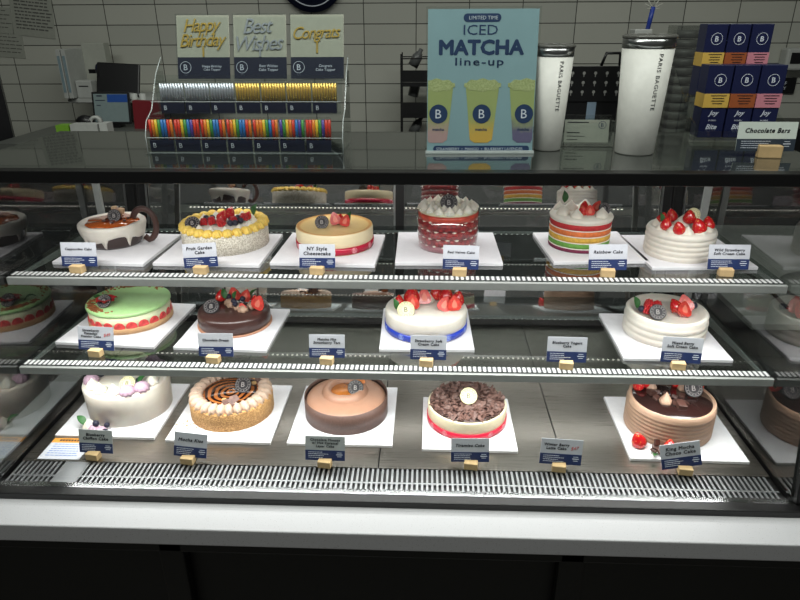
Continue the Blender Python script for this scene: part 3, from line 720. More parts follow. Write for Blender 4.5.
t = cake(-.209, 1.478, ZD, 'brown mousse cake inside a thin dark chocolate collar')
MB().lathe([(.1095, 0), (.112, 0), (.112, .058), (.1105, .058), (.1095, .05)], 96).build('chocolate_collar', mat('collar_chocolate', (92, 68, 60), .5, noise=.25, nscale=380), t)
MB().lathe([(0, 0), (.109, 0), (.109, .042), (.104, .049), (.09, .054), (.07, .0565), (0, .057)], 84).build('mousse', mat('mousse_brown', (162, 120, 98), .4, sss=.1), t)
MB().lathe([(.036, .0555), (.038, .064), (.044, .0705), (.053, .0700), (.060, .063), (.064, .0545)], 64).build('mousse_ring', mat('mousse_brown', (162, 120, 98)), t, (-.004, .012, 0))
MB().lathe([(0, .058), (.038, .058), (.038, .0605), (0, .061)], 48).build('caramel_pool', mat('caramel_amber', (176, 104, 44), .08, coat=.6, noise=.25, nscale=40), t, (-.004, .012, 0))
put('cream_puff', m_rosette(CREAMY, .014, .014, 'cream_puff', 5), t, .020, .014, .06); MB().box((0, 0, 0), (.026, .016, .003)).build('caramel_wafer', mat('caramel_wafer', (206, 122, 66), .3), t, (.036, .03, .076), (R(30), R(-10), R(10)), bevel=.001)
plaque(t, .026, .002, .074, (R(48), 0, R(-4)), sc=1.25)

t = cake(.116, 1.457, ZD, 'cream cake with red printed ribbon and a thick top of chocolate shavings')
MB().lathe(disc_profile(.104, .052, .004), 84).build('cream_body', mat('tiramisu_cream', (230, 218, 184), .45, noise=.06, nscale=30), t)
ribbon(t, .1045, .002, .019, mat('red_ribbon_bright', (206, 26, 58), .3), [R(a) for a in (-150, -125, -58, -30, 0)], mat('pink_print', (228, 150, 160)))
m = MB()
for i in range(680):
    a = random.uniform(0, 2*pi); r = .098*math.sqrt(random.random()); h_ = .054+random.uniform(0, .012)*(1-r/.13)
    M = Matrix.Translation((r*cos(a), r*sin(a), h_)) @ Euler((jit(.8), jit(.8), jit(3))).to_matrix().to_4x4()
    s = random.uniform(.6, 1.5)
    m.prism([(-.007*s, -.003*s), (.006*s, -.004*s), (.008*s, .002*s), (-.002*s, .0045*s)], 0, .0009, 'z', M)
o = m.build('chocolate_shavings', SHARD, t); o['kind'] = 'stuff'
MB().lathe([(0, .05), (.1, .05), (.098, .0545), (0, .056)], 48).build('cocoa_layer', CHOC, t)
plaque(t, .002, -.018, .080, (R(46), 0, 0), True, 1.3)

t = cake(.640, 1.441, ZD, 'tall brown ridged cake with a dark glazed top and strawberries')
pr = ridged(.109, .080, 7, .0018)[:-2]+[(.106, .088), (.102, .089), (.099, .086), (0, .085)]
MB().lathe(pr, 96).build('cream_body', mat('latte_side', (172, 140, 118), .45, sss=.08), t)
MB().lathe([(0, .085), (.0985, .085), (.097, .0868), (0, .087)], 72).build('dark_glaze', GLAZE, t)
Z = .086
straw(t, -.058, .046, Z, 1.3, (R(-20), R(20))); straw(t, -.072, .036, Z, 1.1, (0, R(-20))); put('cream_peak', m_peak(TANC, 60, 5, .014, .024, .05), t, -.04, .04, Z, 1)
put('cream_peak', m_peak(TANC, 60, 5, .014, .028, .05), t, -.026, -.028, Z, 1.1); straw(t, .034, .055, Z, 1.1, (0, R(-20))); half(t, .076, .035, Z+.003, 1.2, (R(-20), R(30), 0)); put('cream_peak', m_peak(TANC, 60, 5, .014, .026, .05), t, .044, .04, Z, 1.2)
for x, y, s in ((-.05, .012, 1.3), (-.034, .016, 1.1), (.006, -.046, 1.5), (.0, -.034, 1.3), (.016, -.036, 1.2), (.004, -.006, 1), (.026, .0, .9), (-.012, .012, .8), (-.044, -.01, 1), (-.02, .06, 1)):
    MB().prism([(-.008, -.006), (.008, -.006), (.008, .006), (-.006, .007)], 0, .008, 'z').build('chocolate_chunk', CHOC, t, (x, y, Z), (jit(.5), jit(.5), jit(2)), .001).scale = (s*1.15,)*3
plaque(t, .056, .012, Z+.02, (R(48), 0, R(-4)), sc=1.4); leaf(t, .085, .035, Z+.008, 1.1, (R(40), 0, R(-50)))
g = thing('cake_garnish', (.580, 1.322, ZD+BT), 'two strawberries with chocolate pieces beside the tall brown cake', 'garnish', 0)
straw(g, -.036, .026, 0, 1.45, (R(-15), R(-12)), 1); straw(g, .022, -.012, .002, 1.35, (R(20), R(25)), 2)
for x, y, z, r_ in ((-.006, .01, .008, (.5, .3, 0)), (-.014, -.004, .005, (.2, .6, 1)), (.0, -.008, .006, (.3, -.4, 2)), (-.002, .018, .018, (1.0, .2, .5))):
    MB().prism([(-.009, -.007), (.008, -.007), (.009, .006), (-.006, .008)], 0, .006, 'z').build('chocolate_chunk', CHOC, g, (x, y, z), r_, .001)
leaf(g, -.01, -.012, .002, .9, (R(15), 0, R(150)))
m = MB()
for i in range(26): m.box((jit(.03), jit(.02), .001), (.0025, .002, .0016))
o = m.build('nut_crumbs', NUT, None, (-.625, 1.40, ZD+BT)); tag(o, 'scatter of nut crumbs on the board of the nut crusted cake', 'crumbs', None, 'stuff')

# ------------------------------------------------------------------ price cards
def price_card(x, y, z, title, label, roll=0, yaw=0, cw=.088, ch=.060, sc=1.0, small=False, red=None, bandc=NAVYB, lean=12, off=0, paper=PAPER, name='price_card', bs=1.0, group='price cards in the display case', tw=.75):
    t = thing(name, (x, y, z), label, 'price card', R(yaw), group)
    MB().box((0, 0, .009), (.032, .02, .018)).build('wooden_block', WOOD, t, (off, 0, 0), (0, 0, R(-8)), bevel=.0015).scale = (bs, 1, bs)
    E = (Matrix.Translation((0, .006, .013)) @ Matrix.Rotation(R(roll), 4, 'Y') @ Matrix.Rotation(R(-lean), 4, 'X')).decompose()
    q = E[1].to_euler()
    c = MB().box((0, 0, ch/2), (cw, .0014, ch)).build('card', paper, t, E[0], q)
    MB().box((0, -.0009, ch*.21), (cw, .0006, ch*.42)).build('blue_band', bandc, c)
    n = title.count('\n')+1
    tw_ = cw*tw if not small else cw*.5
    me, w_, h_ = text_data(title, bold=.028, offset=.0, spacing=1.12, line=.95, shear=.25 if n == 1 else .1)
    k = min(tw_/w_, ch*(.21 if n == 1 else (.36 if n == 2 else .48))/h_)
    text('title', title, INK, c, (-.012 if red else 0, -.0011, ch*.71), width=w_*k, height=h_*k, bold=.028, offset=.0, spacing=1.12, line=.95, shear=.25 if n == 1 else .1)
    if red: text('price_note', red, REDINK, c, (cw*.32, -.0011, ch*.66), (pi/2, R(-8), 0), width=cw*.2, shear=.3)
    m = MB()
    for r_ in range(4):
        L_ = cw*random.uniform(.32, .52); xx = -cw*.42
        while xx < -cw*.42+L_:
            l = random.uniform(.0015, .005); m.box((xx+l/2, -.0014, ch*(.34-.075*r_)), (l, .0004, .0011)); xx += l+.0009
    m.build('fine_print', INKW, c)
    m = MB()
    for r_, ww in ((0, .012), (1, .016), (2, .011)):
        m.box((cw*.36, -.0014, ch*(.33-.08*r_)), (ww, .0004, .0018 if r_ == 1 else .0011))
    m.build('price_print', INKW, c)
    return t
GREYP = mat('card_paper_grey', (168, 172, 172), .6)
def pc(*a, **k): return price_card(*a, **k)
# x, y, shelf z
pc(-.823, 1.398, Z1, 'Cappuccino Cake', 'price card "Cappuccino Cake" in front of the cup shaped cake', off=-.004, ch=.057, cw=.086)
pc(-.530, 1.400, Z1, 'Fruit Garden\nCake', 'price card tilted in front of the berry cake with yellow rim', -4, ch=.057, cw=.082)
pc(-.254, 1.404, Z1, 'NY Style\nCheesecake', 'price card in front of the red ribboned cheesecake on the top shelf', ch=.056, cw=.085)
pc(.083, 1.404, Z1, 'Red Velvet Cake', 'price card in front of the trifle in the clear tub', 1, ch=.056, cw=.084, off=-.002)
pc(.424, 1.408, Z1, 'Rainbow Cake', 'price card "Rainbow Cake" in front of the rainbow cake', -1, ch=.060, cw=.088, off=0)
pc(.704, 1.420, Z1, 'Wild Strawberry\nSoft Cream Cake', 'price card "Wild Strawberry Soft Cream Cake" at the end of the top shelf', 0, ch=.058, cw=.094, off=-.006)
pc(-.820, 1.385, Z2, 'Strawberry\nPistachio\nFraisier Cake', 'price card in front of the green topped cake', 2, ch=.060, cw=.090, red='$49', tw=.55)
pc(-.509, 1.362, Z2, 'Chocolate Dream', 'price card in front of the dark chocolate cake with berries', 0, ch=.058, cw=.086, off=-.006)
pc(-.236, 1.364, Z2, 'Matcha Mix\nStrawberry Tart', 'price card standing alone between the chocolate cake and the blue ribboned cake', 0, ch=.058, cw=.087)
pc(.010, 1.362, Z2, 'Strawberry Soft\nCream Cake', 'price card in front of the blue ribboned cake', 1, ch=.060, cw=.087, off=-.004)
pc(.341, 1.360, Z2, 'Blueberry Yogurt\nCake', 'price card standing alone between the blue ribboned and the white ridged cake', 1, ch=.062, cw=.094)
pc(.613, 1.366, Z2, 'Mixed Berry\nSoft Cream Cake', 'price card "Mixed Berry Soft Cream Cake" in front of the white ridged cake', 3, ch=.062, cw=.096, off=-.006)
pc(-.805, 1.262, ZD, 'Blueberry\nChiffon Cake', 'price card in front of the tall white cake with lavender puffs', 2, ch=.060, cw=.083, paper=GREYP, off=-.006)
pc(-.568, 1.254, ZD, 'Mocha Kiss', 'price card tilted in front of the nut crusted cake', 6, ch=.062, cw=.080, off=-.004)
pc(-.236, 1.252, ZD, 'Chocolate Mousse\nw/ Hot Caramel\nLayer Cake', 'price card in front of the brown mousse cake with collar', 1, ch=.062, cw=.096, paper=GREYP)
pc(.114, 1.258, ZD, 'Tiramisu Cake', 'price card "Tiramisu Cake" in front of the cake with shavings', -1, ch=.060, cw=.091, off=.002)
pc(.328, 1.256, ZD, 'Winter Berry\nLatte Cake', 'price card standing alone right of the shavings cake on the steel floor', 3, ch=.064, cw=.099, red='$47', tw=.6, off=-.003)
pc(.614, 1.252, ZD+.002, 'King Mocha\nChoco Cake', 'price card strongly tilted in front of the tall brown cake', -11, ch=.062, cw=.092, off=.006)
# flat notice lying on the case floor
t = thing('notice_card', (-.898, 1.297, ZD), 'flat notice with orange heading lying on the steel floor at far left', 'notice', 0)
MB().box((0, 0, .0008), (.105, .085, .0016)).build('sheet', PAPER, t)
MB().box((0, .033, .0018), (.105, .019, .0004)).build('orange_heading', mat('orange_print', (214, 146, 60), .6), t)
m = MB()
for k in range(6):
    xx = -.04
    while xx < .034:
        l = random.uniform(.004, .011); m.box((xx+l/2, .017-.009*k, .0018), (l, .0026, .0003)); xx += l+.002
m.build('blue_lines', mat('blue_text', (96, 128, 190), .6), t)
m = MB()
for k in range(9): m.box((-.032+k*.0075, .033, .0021), (.005, .008, .0003))
m.build('heading_letters', INK, t)

# ------------------------------------------------------------------ things on top of the case
TZ = 1.335
GOLD = mat('gold_foil', (232, 196, 104), .3, .6); SILV = mat('silver_foil', (206, 210, 218), .28, .65)
# acrylic step rack
t = thing('candle_rack', (-.417, 1.53, TZ), 'clear stepped acrylic rack holding candle packs and cake toppers', 'rack')
m = MB()
m.box((0, -.052, .0175), (.45, .003, .035)); m.box((0, 0, .0015), (.45, .16, .003)); m.box((0, -.022, .04), (.45, .003, .08)); m.box((0, .002, .0815), (.44, .05, .003))
m.box((0, -.012, .096), (.44, .003, .028)); m.box((0, .026, .115), (.44, .003, .07)); m.box((0, .055, .1515), (.44, .055, .003)); m.box((0, .03, .158), (.44, .003, .014))
for sx in (-1, 1):
    m.prism([(-.056, 0), (.095, 0), (.10, .20), (.055, .165), (.0, .09), (-.04, .07), (-.056, .04)], sx*.227-.0015, sx*.227+.0015, 'x')
m.build('acrylic_frame', G_CLEAR, t)
AE = mat('acrylic_edge', (196, 204, 204), .2)
for dy, dz, w_ in ((-.052, .035, .45), (-.052, .001, .45), (-.012, .110, .44)): MB().box((0, dy-.0016, dz), (w_, .0012, .0014)).build('polished_edge', AE, t)
for sx in (-1, 1): MB().tube([(sx*.227, -.0565, 0), (sx*.227, -.0565, .04), (sx*.227, -.04, .07), (sx*.227, 0, .09), (sx*.227, .055, .165), (sx*.227, .10, .20)], .0011, 5).build('polished_edge', AE, t)
BAGH = [(214, 60, 40), (230, 130, 40), (236, 196, 50), (70, 150, 70), (44, 120, 190), (90, 70, 160)]
CM = [mat('candle_'+n, c, .35) for n, c in zip(('red', 'orange', 'yellow', 'green', 'blue', 'purple'), BAGH)]
def pack(name, x, y, z, w_, h_, cols, label, group, n, rz=0):
    t = thing(name, (x, y, z), label, 'candle pack', rz, group)
    MB().box((0, 0, h_*.5), (w_, .010, h_)).build('clear_bag', G_FILM, t, bevel=.002)
    MB().box((0, -.006, h_*.17), (w_*.98, .0014, h_*.34)).build('blue_header', NAVY, t)
    for i in range(n):
        c = cols[i % len(cols)] if len(cols) > 1 else cols[0]
        key = ('cdl', c.name, round(h_, 4), n)
        if key not in TXT: TXT[key] = MB().lathe([(0, 0), (w_/n*.47, 0), (w_/n*.47, h_*.60), (0, h_*.61)], 8).mesh('candle', c)
        inst('candle', TXT[key], t, (-w_/2+w_/n*(i+.5), .0, h_*.33))
    text('header_print', 'B', INKW, t, (-w_*.3, -.0069, h_*.17), height=h_*.14)
    return t
ordn = ['leftmost', 'second', 'third', 'middle', 'fifth', 'sixth', 'rightmost']
xs = [-.6175+.0+.061*k for k in range(7)]
orders = [[0, 1, 2, 3, 4, 4], [0, 0, 2, 3, 4, 5], [0, 1, 2, 3, 4, 4], [0, 1, 2, 3, 4, 4], [0, 1, 1, 2, 3, 4], [5, 3, 2, 1, 0, 4], [0, 0, 1, 2, 3, 5]]
for k in range(7):
    nm = ordn[k]+' rainbow candle pack from the left in the front tray of the rack' if 0 < k < 6 and k != 3 else ordn[k]+' of the seven rainbow candle packs in the front tray'
    pack('candle_pack', xs[k]+.004, 1.494, TZ+.003, .058, .075, [CM[i] for i in orders[k]], nm, 'rainbow candle packs', 8, jit(.04))
xs = [-.595+.0595*k for k in range(7)]
for k in range(7):
    g_ = k > 2
    if g_: nm = ['leftmost', 'second from left', 'third from left', 'rightmost'][k-3]+' of the four gold candle packs on the rack'
    else: nm = ['leftmost', 'middle', 'rightmost'][k]+' of the three silver candle packs on the rack'
    pack('candle_pack', xs[k]+.002, 1.537, TZ+.083, .057, .070, [GOLD if g_ else SILV], nm, 'metallic candle packs', 9)
# toppers
TCW = .129
CG = mat('topper_card', (176, 176, 160), .55)
for x, words, mm, lab in ((-.5325, 'Happy\nBirthday', GOLD, 'gold "Happy Birthday" cake topper on a grey card'), (-.3975, 'Best\nWishes', SILV, 'silver "Best Wishes" cake topper on a grey card'), (-.2625, 'Congrats', GOLD, 'gold "Congrats" cake topper on a grey card')):
    t = thing('cake_topper', (x+.004, 1.587, TZ+.154), lab, 'cake topper', 0, 'cake toppers on the rack')
    t.rotation_euler = (R(-16), 0, 0)
    c = MB().box((0, 0, .072), (TCW-.004, .0016, .144)).build('backing_card', CG, t)
    b = MB().box((0, -.0012, .0245), (TCW-.004, .0008, .049)).build('navy_band', NAVY, t)
    n = words.count('\n')
    text('topper_lettering', words, mm, t, (0, -.003, .100), (pi/2, R(-2), 0), width=TCW*.86, height=.072 if n else .036, depth=.0010, shear=.35, offset=0, res=4, spacing=.86, line=.8)
    MB().box((0, -.0022, .062 if n else .070), (.0035, .002, .024)).build('topper_stick', mm, t)
    MB().lathe([(.0125, 0), (.0125, .0004), (.0136, .0004), (.0136, 0)], 24).build('emblem_ring', INKW, b, (-TCW*.34, -.0017, .026), (pi/2, 0, 0))
    text('emblem', 'B', INKW, b, (-TCW*.34, -.0018, .026), height=.013)
    text('band_print', words.replace('\n', ' ')+'\nCake Topper', INKW, b, (TCW*.15, -.0018, .024), width=TCW*.36, shear=.1)
    MB().box((0, -.008, .072), (TCW-.003, .0006, .146)).build('clear_sleeve', G_FILM, t)

# poster in an acrylic stand
t = thing('poster_stand', (.121, 1.486, TZ), 'light blue "Iced Matcha line-up" poster in a clear acrylic stand', 'poster stand', R(1.5))
p = MB().box((0, 0, .152), (.240, .0012, .304)).build('poster', mat('poster_blue', (150, 180, 190), .5, noise=.05, nscale=6), t, (0, 0, 0), (R(-7), 0, 0))
m = MB(); m.box((0, -.003, .154), (.248, .0022, .31), Matrix.Rotation(R(-7), 4, 'X')); m.box((0, .045, .0015), (.244, .11, .003)); m.build('acrylic_holder', G_CLEAR, t)
m = MB(); m.box((0, -.004, .0035), (.246, .006, .006)); m.build('acrylic_foot_edge', mat('acrylic_edge', (196, 204, 204), .2), t)
PW, PH = .240, .304
def pu(u): return (u-.5)*PW
def pv(v): return v*PH
PN = mat('poster_navy', (36, 62, 104), .5)
def pill(u0, u1, v, h, nm='pill_banner'):
    r = h/2; x0, x1 = pu(u0)+r, pu(u1)-r; pts = [(x1+r*cos(a), r*sin(a)) for a in [-pi/2+pi*k/8 for k in range(9)]]+[(x0+r*cos(a), r*sin(a)) for a in [pi/2+pi*k/8 for k in range(9)]]
    return MB().prism(pts, -.0012, -.0006).build(nm, PN, p, (0, 0, pv(v)))
o = pill(.32, .66, .942, .017); text('banner_text', 'LIMITED TIME', INKW, o, (0, -.0014, 0), width=.062)
text('title', 'ICED', PN, p, (pu(.478), -.001, pv(.862)), width=PW*.31, height=.0205, offset=.0)
text('title', 'MATCHA', PN, p, (pu(.49), -.001, pv(.745)), width=PW*.76, height=.029, bold=.045)
text('title', 'line-up', PN, p, (pu(.475), -.001, pv(.64)), width=PW*.44, height=.021, spacing=1.15, bold=.012)
o = pill(.06, .97, .033, .014); text('banner_text', 'STRAWBERRY  \u2022  MANGO  \u2022  BLUEBERRY LAVENDER', INKW, o, (0, -.0014, 0), width=PW*.82)
FOAM = grain_mat('matcha_foam_print', (196, 202, 148), (160, 170, 110), 300, .1)
for cx, cut, cb, nm in ((.085, (-9, 9), (196, 160, 160), 'pink'), (.51, (-9, 9), (226, 182, 84), 'orange'), (.915, (-9, .085), (112, 104, 140), 'purple')):
    hw, hb = .155, .105
    def cl(u): return min(max(u, .006), .994)
    pts = [(pu(cl(cx-hb)), pv(.10)), (pu(cl(cx-hb*.6)), pv(.078)), (pu(cl(cx+hb*.6)), pv(.078)), (pu(cl(cx+hb)), pv(.10)), (pu(cl(cx+hw)), pv(.485)), (pu(cl(cx-hw)), pv(.485))]
    o = MB().prism(pts, -.0012, -.0006).build('printed_cup', vgrad_mat('cup_print_'+nm, (172, 182, 118), cb, pv(.08), pv(.4)), p)
    pts = [(pu(cl(cx+(hw+.016)*cos(a))), pv(.487+.042*sin(a)+.006*sin(a*9))) for a in [2*pi*k/40 for k in range(40)]]
    MB().prism(pts, -.0016, -.0012).build('foam_print', FOAM, o)
    if cx+.085 < 1: ccx = cx
    ccx = {.085: .105, .51: .51, .915: .905}[cx]
    MB().prism([(pu(ccx)+.0205*cos(a), pv(.285)+.0205*sin(a)) for a in [2*pi*k/36 for k in range(36)]], -.0018, -.0013).build('round_emblem', PN, o)
    text('emblem', 'B', INKW, o, (pu(ccx), -.0019, pv(.285)), height=.019)
    text('cup_lettering', 'matcha', PN, o, (pu(ccx), -.0014, pv(.175)), width=.026, offset=.02)

# tumblers
def tumbler(x, y, rb, rt, h, label):
    t = thing('tumbler', (x, y, TZ), label, 'tumbler', 0, 'white travel tumblers')
    def rr(z): return rb+(rt-rb)*z/h
    MB().lathe([(0, 0), (rb-.003, 0), (rb, .003), (rr(h*.9), h*.9), (rr(h*.9)-.002, h*.9), (0, h*.9)], 64).build('body', mat('tumbler_white', (214, 214, 208), .45), t)
    MB().lathe([(rr(h*.9)-.002, h*.9), (rr(h*.9)+.0003, h*.9), (rr(h*.985), h*.985), (rr(h*.985)-.0015, h*.985), (rr(h*.9)-.004, h*.9)], 64).build('steel_rim', STEEL, t)
    MB().lathe([(0, h*.97), (rt-.003, h*.97), (rt+.0015, h*.985), (rt+.0015, h), (rt-.004, h+.003), (rt-.006, h*.99), (0, h*.99)], 64).build('lid', mat('smoke_lid', (92, 92, 88), .15), t)
    MB().ball((0, 0, h+.002), (.010, .006, .003)).build('lid_slider', mat('smoke_lid', (92, 92, 88)), t)
    me, w_, h_ = text_data('PARIS BAGUETTE', spacing=1.15, offset=0, res=3)
    me = me.copy(); me.materials.clear(); me.materials.append(mat('tumbler_print', (70, 72, 74), .5))
    k = h*.46/w_; z0 = h*.86; th0 = R(-76)
    for v in me.vertices:
        z = z0-(v.co.x+w_/2)*k; q = v.co.y*k; r_ = rr(z)+.0003+max(0, v.co.z)*.02; a = th0+q/r_
        v.co = (r_*cos(a), r_*sin(a), z)
    inst('lettering', me, t)
tumbler(.283, 1.538, .031, .0425, .228, 'smaller white travel tumbler beside the blue poster')
tumbler(.474, 1.500, .0425, .0555, .248, 'bigger white travel tumbler left of the chocolate boxes')
# acrylic info card holder
t = thing('card_holder', (.381, 1.575, TZ), 'clear acrylic holder with a small white info card between the two tumblers', 'card holder', R(-2))
m = MB(); m.box((0, -.012, .034), (.118, .002, .062), Matrix.Rotation(R(-10), 4, 'X')); m.box((0, .012, .0015), (.122, .055, .003)); m.box((0, .018, .036), (.118, .002, .07)); m.box((-.06, 0, .03), (.002, .04, .06)); m.box((.06, 0, .03), (.002, .04, .06)); m.build('acrylic_stand', G_CLEAR, t)
c = MB().box((0, 0, .03), (.104, .001, .052)).build('card', mat('info_card', (196, 198, 186), .6), t, (0, -.0, .006), (R(-10), 0, 0))
m = MB()
for r_, l in ((0, .05), (1, .0), (3, .03), (4, .042), (5, .026)):
    if l: m.box((-.046+l/2, -.0009, .05-.008*r_), (l, .0004, .002 if r_ in (0, 3) else .0012))
m.build('fine_print', INK, c)
MB().lathe([(.008, 0), (.008, .0003), (.009, .0003), (.009, 0)], 24).build('emblem_ring', PN, c, (.036, -.0008, .044), (pi/2, 0, 0)); text('emblem', 'B', PN, c, (.036, -.0009, .044), height=.009)

# chocolate boxes on a stepped stand
t = thing('chocolate_stand', (.745, 1.655, TZ), 'clear acrylic step stand holding six navy chocolate boxes', 'stand')
m = MB(); m.box((.0, -.01, .0115), (.215, .11, .003)); m.box((.0, -.07, .018), (.215, .003, .036)); m.box((0, .078, .099), (.2, .075, .003)); m.box((0, .04, .06), (.205, .003, .1))
for sx in (-1, 1): m.prism([(-.075, 0), (.115, 0), (.115, .16), (.03, .10), (.0, .07), (-.075, .05)], sx*.108-.0015, sx*.108+.0015, 'x')
m.build('acrylic_frame', G_CLEAR, t)
BOXN = mat('box_navy', (24, 30, 68), .35)
BC = {'yellow': (214, 176, 84), 'brown': (160, 86, 48), 'pink': (204, 132, 146)}
def chocbox(x, y, z, w_, col, label, dz=0, full=True):
    t = thing('chocolate_box', (x, y, z), label, 'chocolate box', 0, 'navy chocolate boxes'); H = .166
    MB().box((0, .025, H/2), (w_-.003, .05, H)).build('carton', BOXN, t, bevel=.001)
    b = MB().box((0, .0245, H*.52), (w_-.002, .0525, H*.19)).build('flavour_band', mat('band_'+col, BC[col], .4), t)
    m = MB()
    for k, l in enumerate((.6, .45, .5, .38)): m.box((.004, -.0022, H*.59-k*.006), (w_*l, .0004, .0014))
    m.build('flavour_text', INK, b)
    MB().lathe([(.0125, 0), (.0125, .0003), (.0136, .0003), (.0136, 0)], 28).build('emblem_ring', INKW, t, (.002, -.0002, H*.80), (pi/2, 0, 0))
    text('emblem', 'B', INKW, t, (.002, -.0004, H*.80), height=.012, offset=.02)
    if full:
        text('slogan', 'Joy', INKW, t, (0, -.0004, H*.34), width=.024, shear=.35, offset=.015)
        text('slogan', 'IN EVERY', INKW, t, (0, -.0004, H*.245), width=.018)
        text('slogan', 'Bite', INKW, t, (0, -.0004, H*.155), width=.026, shear=.3, offset=.015)
for i, c_ in enumerate(('yellow', 'brown', 'pink')):
    chocbox(.687+i*.0612, 1.618, TZ+.0145, .0605, c_, 'navy chocolate box with '+c_+' band in the front row of the stand')
    chocbox(.694+i*.0535, 1.697, TZ+.1020, .0525, c_, 'navy chocolate box with '+c_+' band in the raised back row', full=False)
price_card(.742, 1.448, TZ, 'Chocolate Bars', 'large price card "Chocolate Bars" on a wood block on the case top', 0, 0, .126, .062, bandc=mat('band_dark', (44, 54, 66), .5), lean=6, off=.008, bs=1.5, paper=mat('card_mint', (206, 216, 208), .6), group='price cards on the case top')

# ------------------------------------------------------------------ behind the counter
GREYW = mat('white_plastic', (186, 188, 184), .5)
DK = mat('dark_plastic', (22, 22, 24), .35)
t = thing('back_counter', (-1.12, 2.5, 0), 'dark work counter standing behind the display case', 'counter')
MB().box((0, 0, .59), (.82, .44, 1.18)).build('cabinet', BP, t); MB().box((0, 0, 1.1975), (.86, .48, .035)).build('worktop', mat('grey_worktop', (84, 86, 82), .4), t)
o = MB().box((0, 0, 0), (.66, .3, .018)).build('wall_shelf', GREYW, None, (-1.37, 3.25, 1.268)); tag(o, 'white wall shelf holding binders, box and black screen', 'shelf')
for k, (x, an) in enumerate(((-1.688, 0), (-1.664, 0))):
    t = thing('binder', (x, 3.16, 1.277), ['narrow pale binder at the shelf end', 'pale binder leaning beside the white box'][k], 'binder', 0, 'binders on the wall shelf')
    MB().box((0, 0, .11), (.02, .18, .215)).build('cover', GREYW, t, (0, 0, 0), (0, R(an), 0), bevel=.002); MB().box((0, -.0905, .11), (.012, .001, .16)).build('spine_label', mat('spine_grey', (130, 150, 158), .5), t, (0, 0, 0), (0, R(an), 0))
t = thing('paper_bag', (-1.60, 3.26, 1.277), 'pale upright paper bag with a navy oval mark behind the box', 'paper bag')
MB().box((0, 0, .12), (.11, .06, .24)).build('bag', mat('bag_grey', (176, 178, 168), .6), t, bevel=.003); MB().ball((0.012, -.031, .12), (.018, .0008, .028)).build('oval_mark', NAVY, t)
t = thing('white_box', (-1.612, 3.13, 1.277), 'small white dispenser box on the wall shelf', 'box')
MB().box((0, 0, .04), (.075, .06, .08)).build('case', GREYW, t, bevel=.004); MB().box((0, -.0305, .055), (.045, .001, .005)).build('slot', DK, t)
t = thing('pos_screen', (-1.465, 3.12, 1.277), 'black touch screen terminal on the wall shelf', 'screen')
MB().box((0, 0, .085), (.205, .016, .15)).build('display', DK, t, (0, 0, 0), (R(-18), R(3), 0), bevel=.006); MB().box((.03, .01, .012), (.1, .1, .024)).build('stand', GREYW, t)
o = MB().box((0, 0, .0), (.03, .016, .018)).build('camera_bump', DK, t, (-.10, 0, .12))
t = thing('tablet', (-1.27, 2.62, 1.215), 'lit order tablet on a stand with a blue banner on its screen', 'tablet')
MB().box((0, 0, .078), (.155, .008, .124)).build('bezel', DK, t, (0, 0, 0), (R(-10), 0, 0), bevel=.003)
s_ = MB().box((0, -.005, .078), (.138, .0008, .108)).build('screen', mat('tablet_screen', (110, 124, 124), .25, emit=.1), t, (0, 0, 0), (R(-10), 0, 0))
MB().box((.028, -.0058, .115), (.082, .0005, .030)).build('blue_banner', mat('tablet_blue', (34, 70, 136), .3, emit=.1), s_)
m = MB(); m.box((-.045, -.0058, .124), (.022, .0005, .005)); m.box((-.042, -.0058, .107), (.04, .0005, .003)); m.box((-.05, -.0058, .088), (.016, .0005, .003)); m.build('screen_text', NAVY, s_)
MB().box((0, .03, .02), (.05, .05, .04)).build('stand', DK, t)
for k, (x, w_, mm, lb) in enumerate(((-1.386, .05, mat('lime_box', (120, 170, 50), .5), 'small lime green box beside the white carton'), (-1.302, .105, GREYW, 'white printed carton in front of the tablet'), (-1.226, .03, mat('label_white', (200, 202, 198), .5), 'small white label card at the end of the carton'))):
    o = MB().box((0, 0, .018+.002*k), (w_, .05, .036+.004*k)).build('carton' if k < 2 else 'label_card', mm, None, (x, 2.47, 1.215)); tag(o, lb, 'box' if k < 2 else 'card')
t = thing('tape_dispenser', (-1.35, 2.56, 1.215), 'dark tape dispenser with a white roll behind the cartons', 'tape dispenser')
MB().ball((0, 0, .03), (.04, .025, .03)).build('body', DK, t); MB().lathe([(.012, -.01), (.024, -.01), (.024, .01), (.012, .01), (.012, -.01)], 24).build('tape_roll', GREYW, t, (.045, -.005, .034), (pi/2, 0, 0))
o = MB().prism([(-.06, 0), (.06, 0), (.05, .105), (-.052, .11)], 0, .03).build('red_folder', mat('dark_red', (118, 24, 34), .5), None, (-1.115, 2.6, 1.215)); tag(o, 'dark red folder standing behind the candle rack', 'folder')
for k, x in enumerate((-1.20, -1.165)):
    o = MB().lathe([(0, 0), (.010, 0), (.013, .1), (.012, .1), (.009, .003), (0, .003)], 20).build('paper_cup_stack', GREYW, None, (x, 2.7, 1.215)); o.scale = (1, 1, 1.25); tag(o, ['left', 'right'][k]+' of the two slim white cup stacks beside the tablet', 'cups', 'slim cup stacks')
o = MB().box((0, 0, .75), (.5, .4, 1.5)).build('black_cabinet', DK, None, (-1.925, 2.518, 0), (0, 0, R(32))); tag(o, 'tall black cabinet at the far left of the back area', 'cabinet')
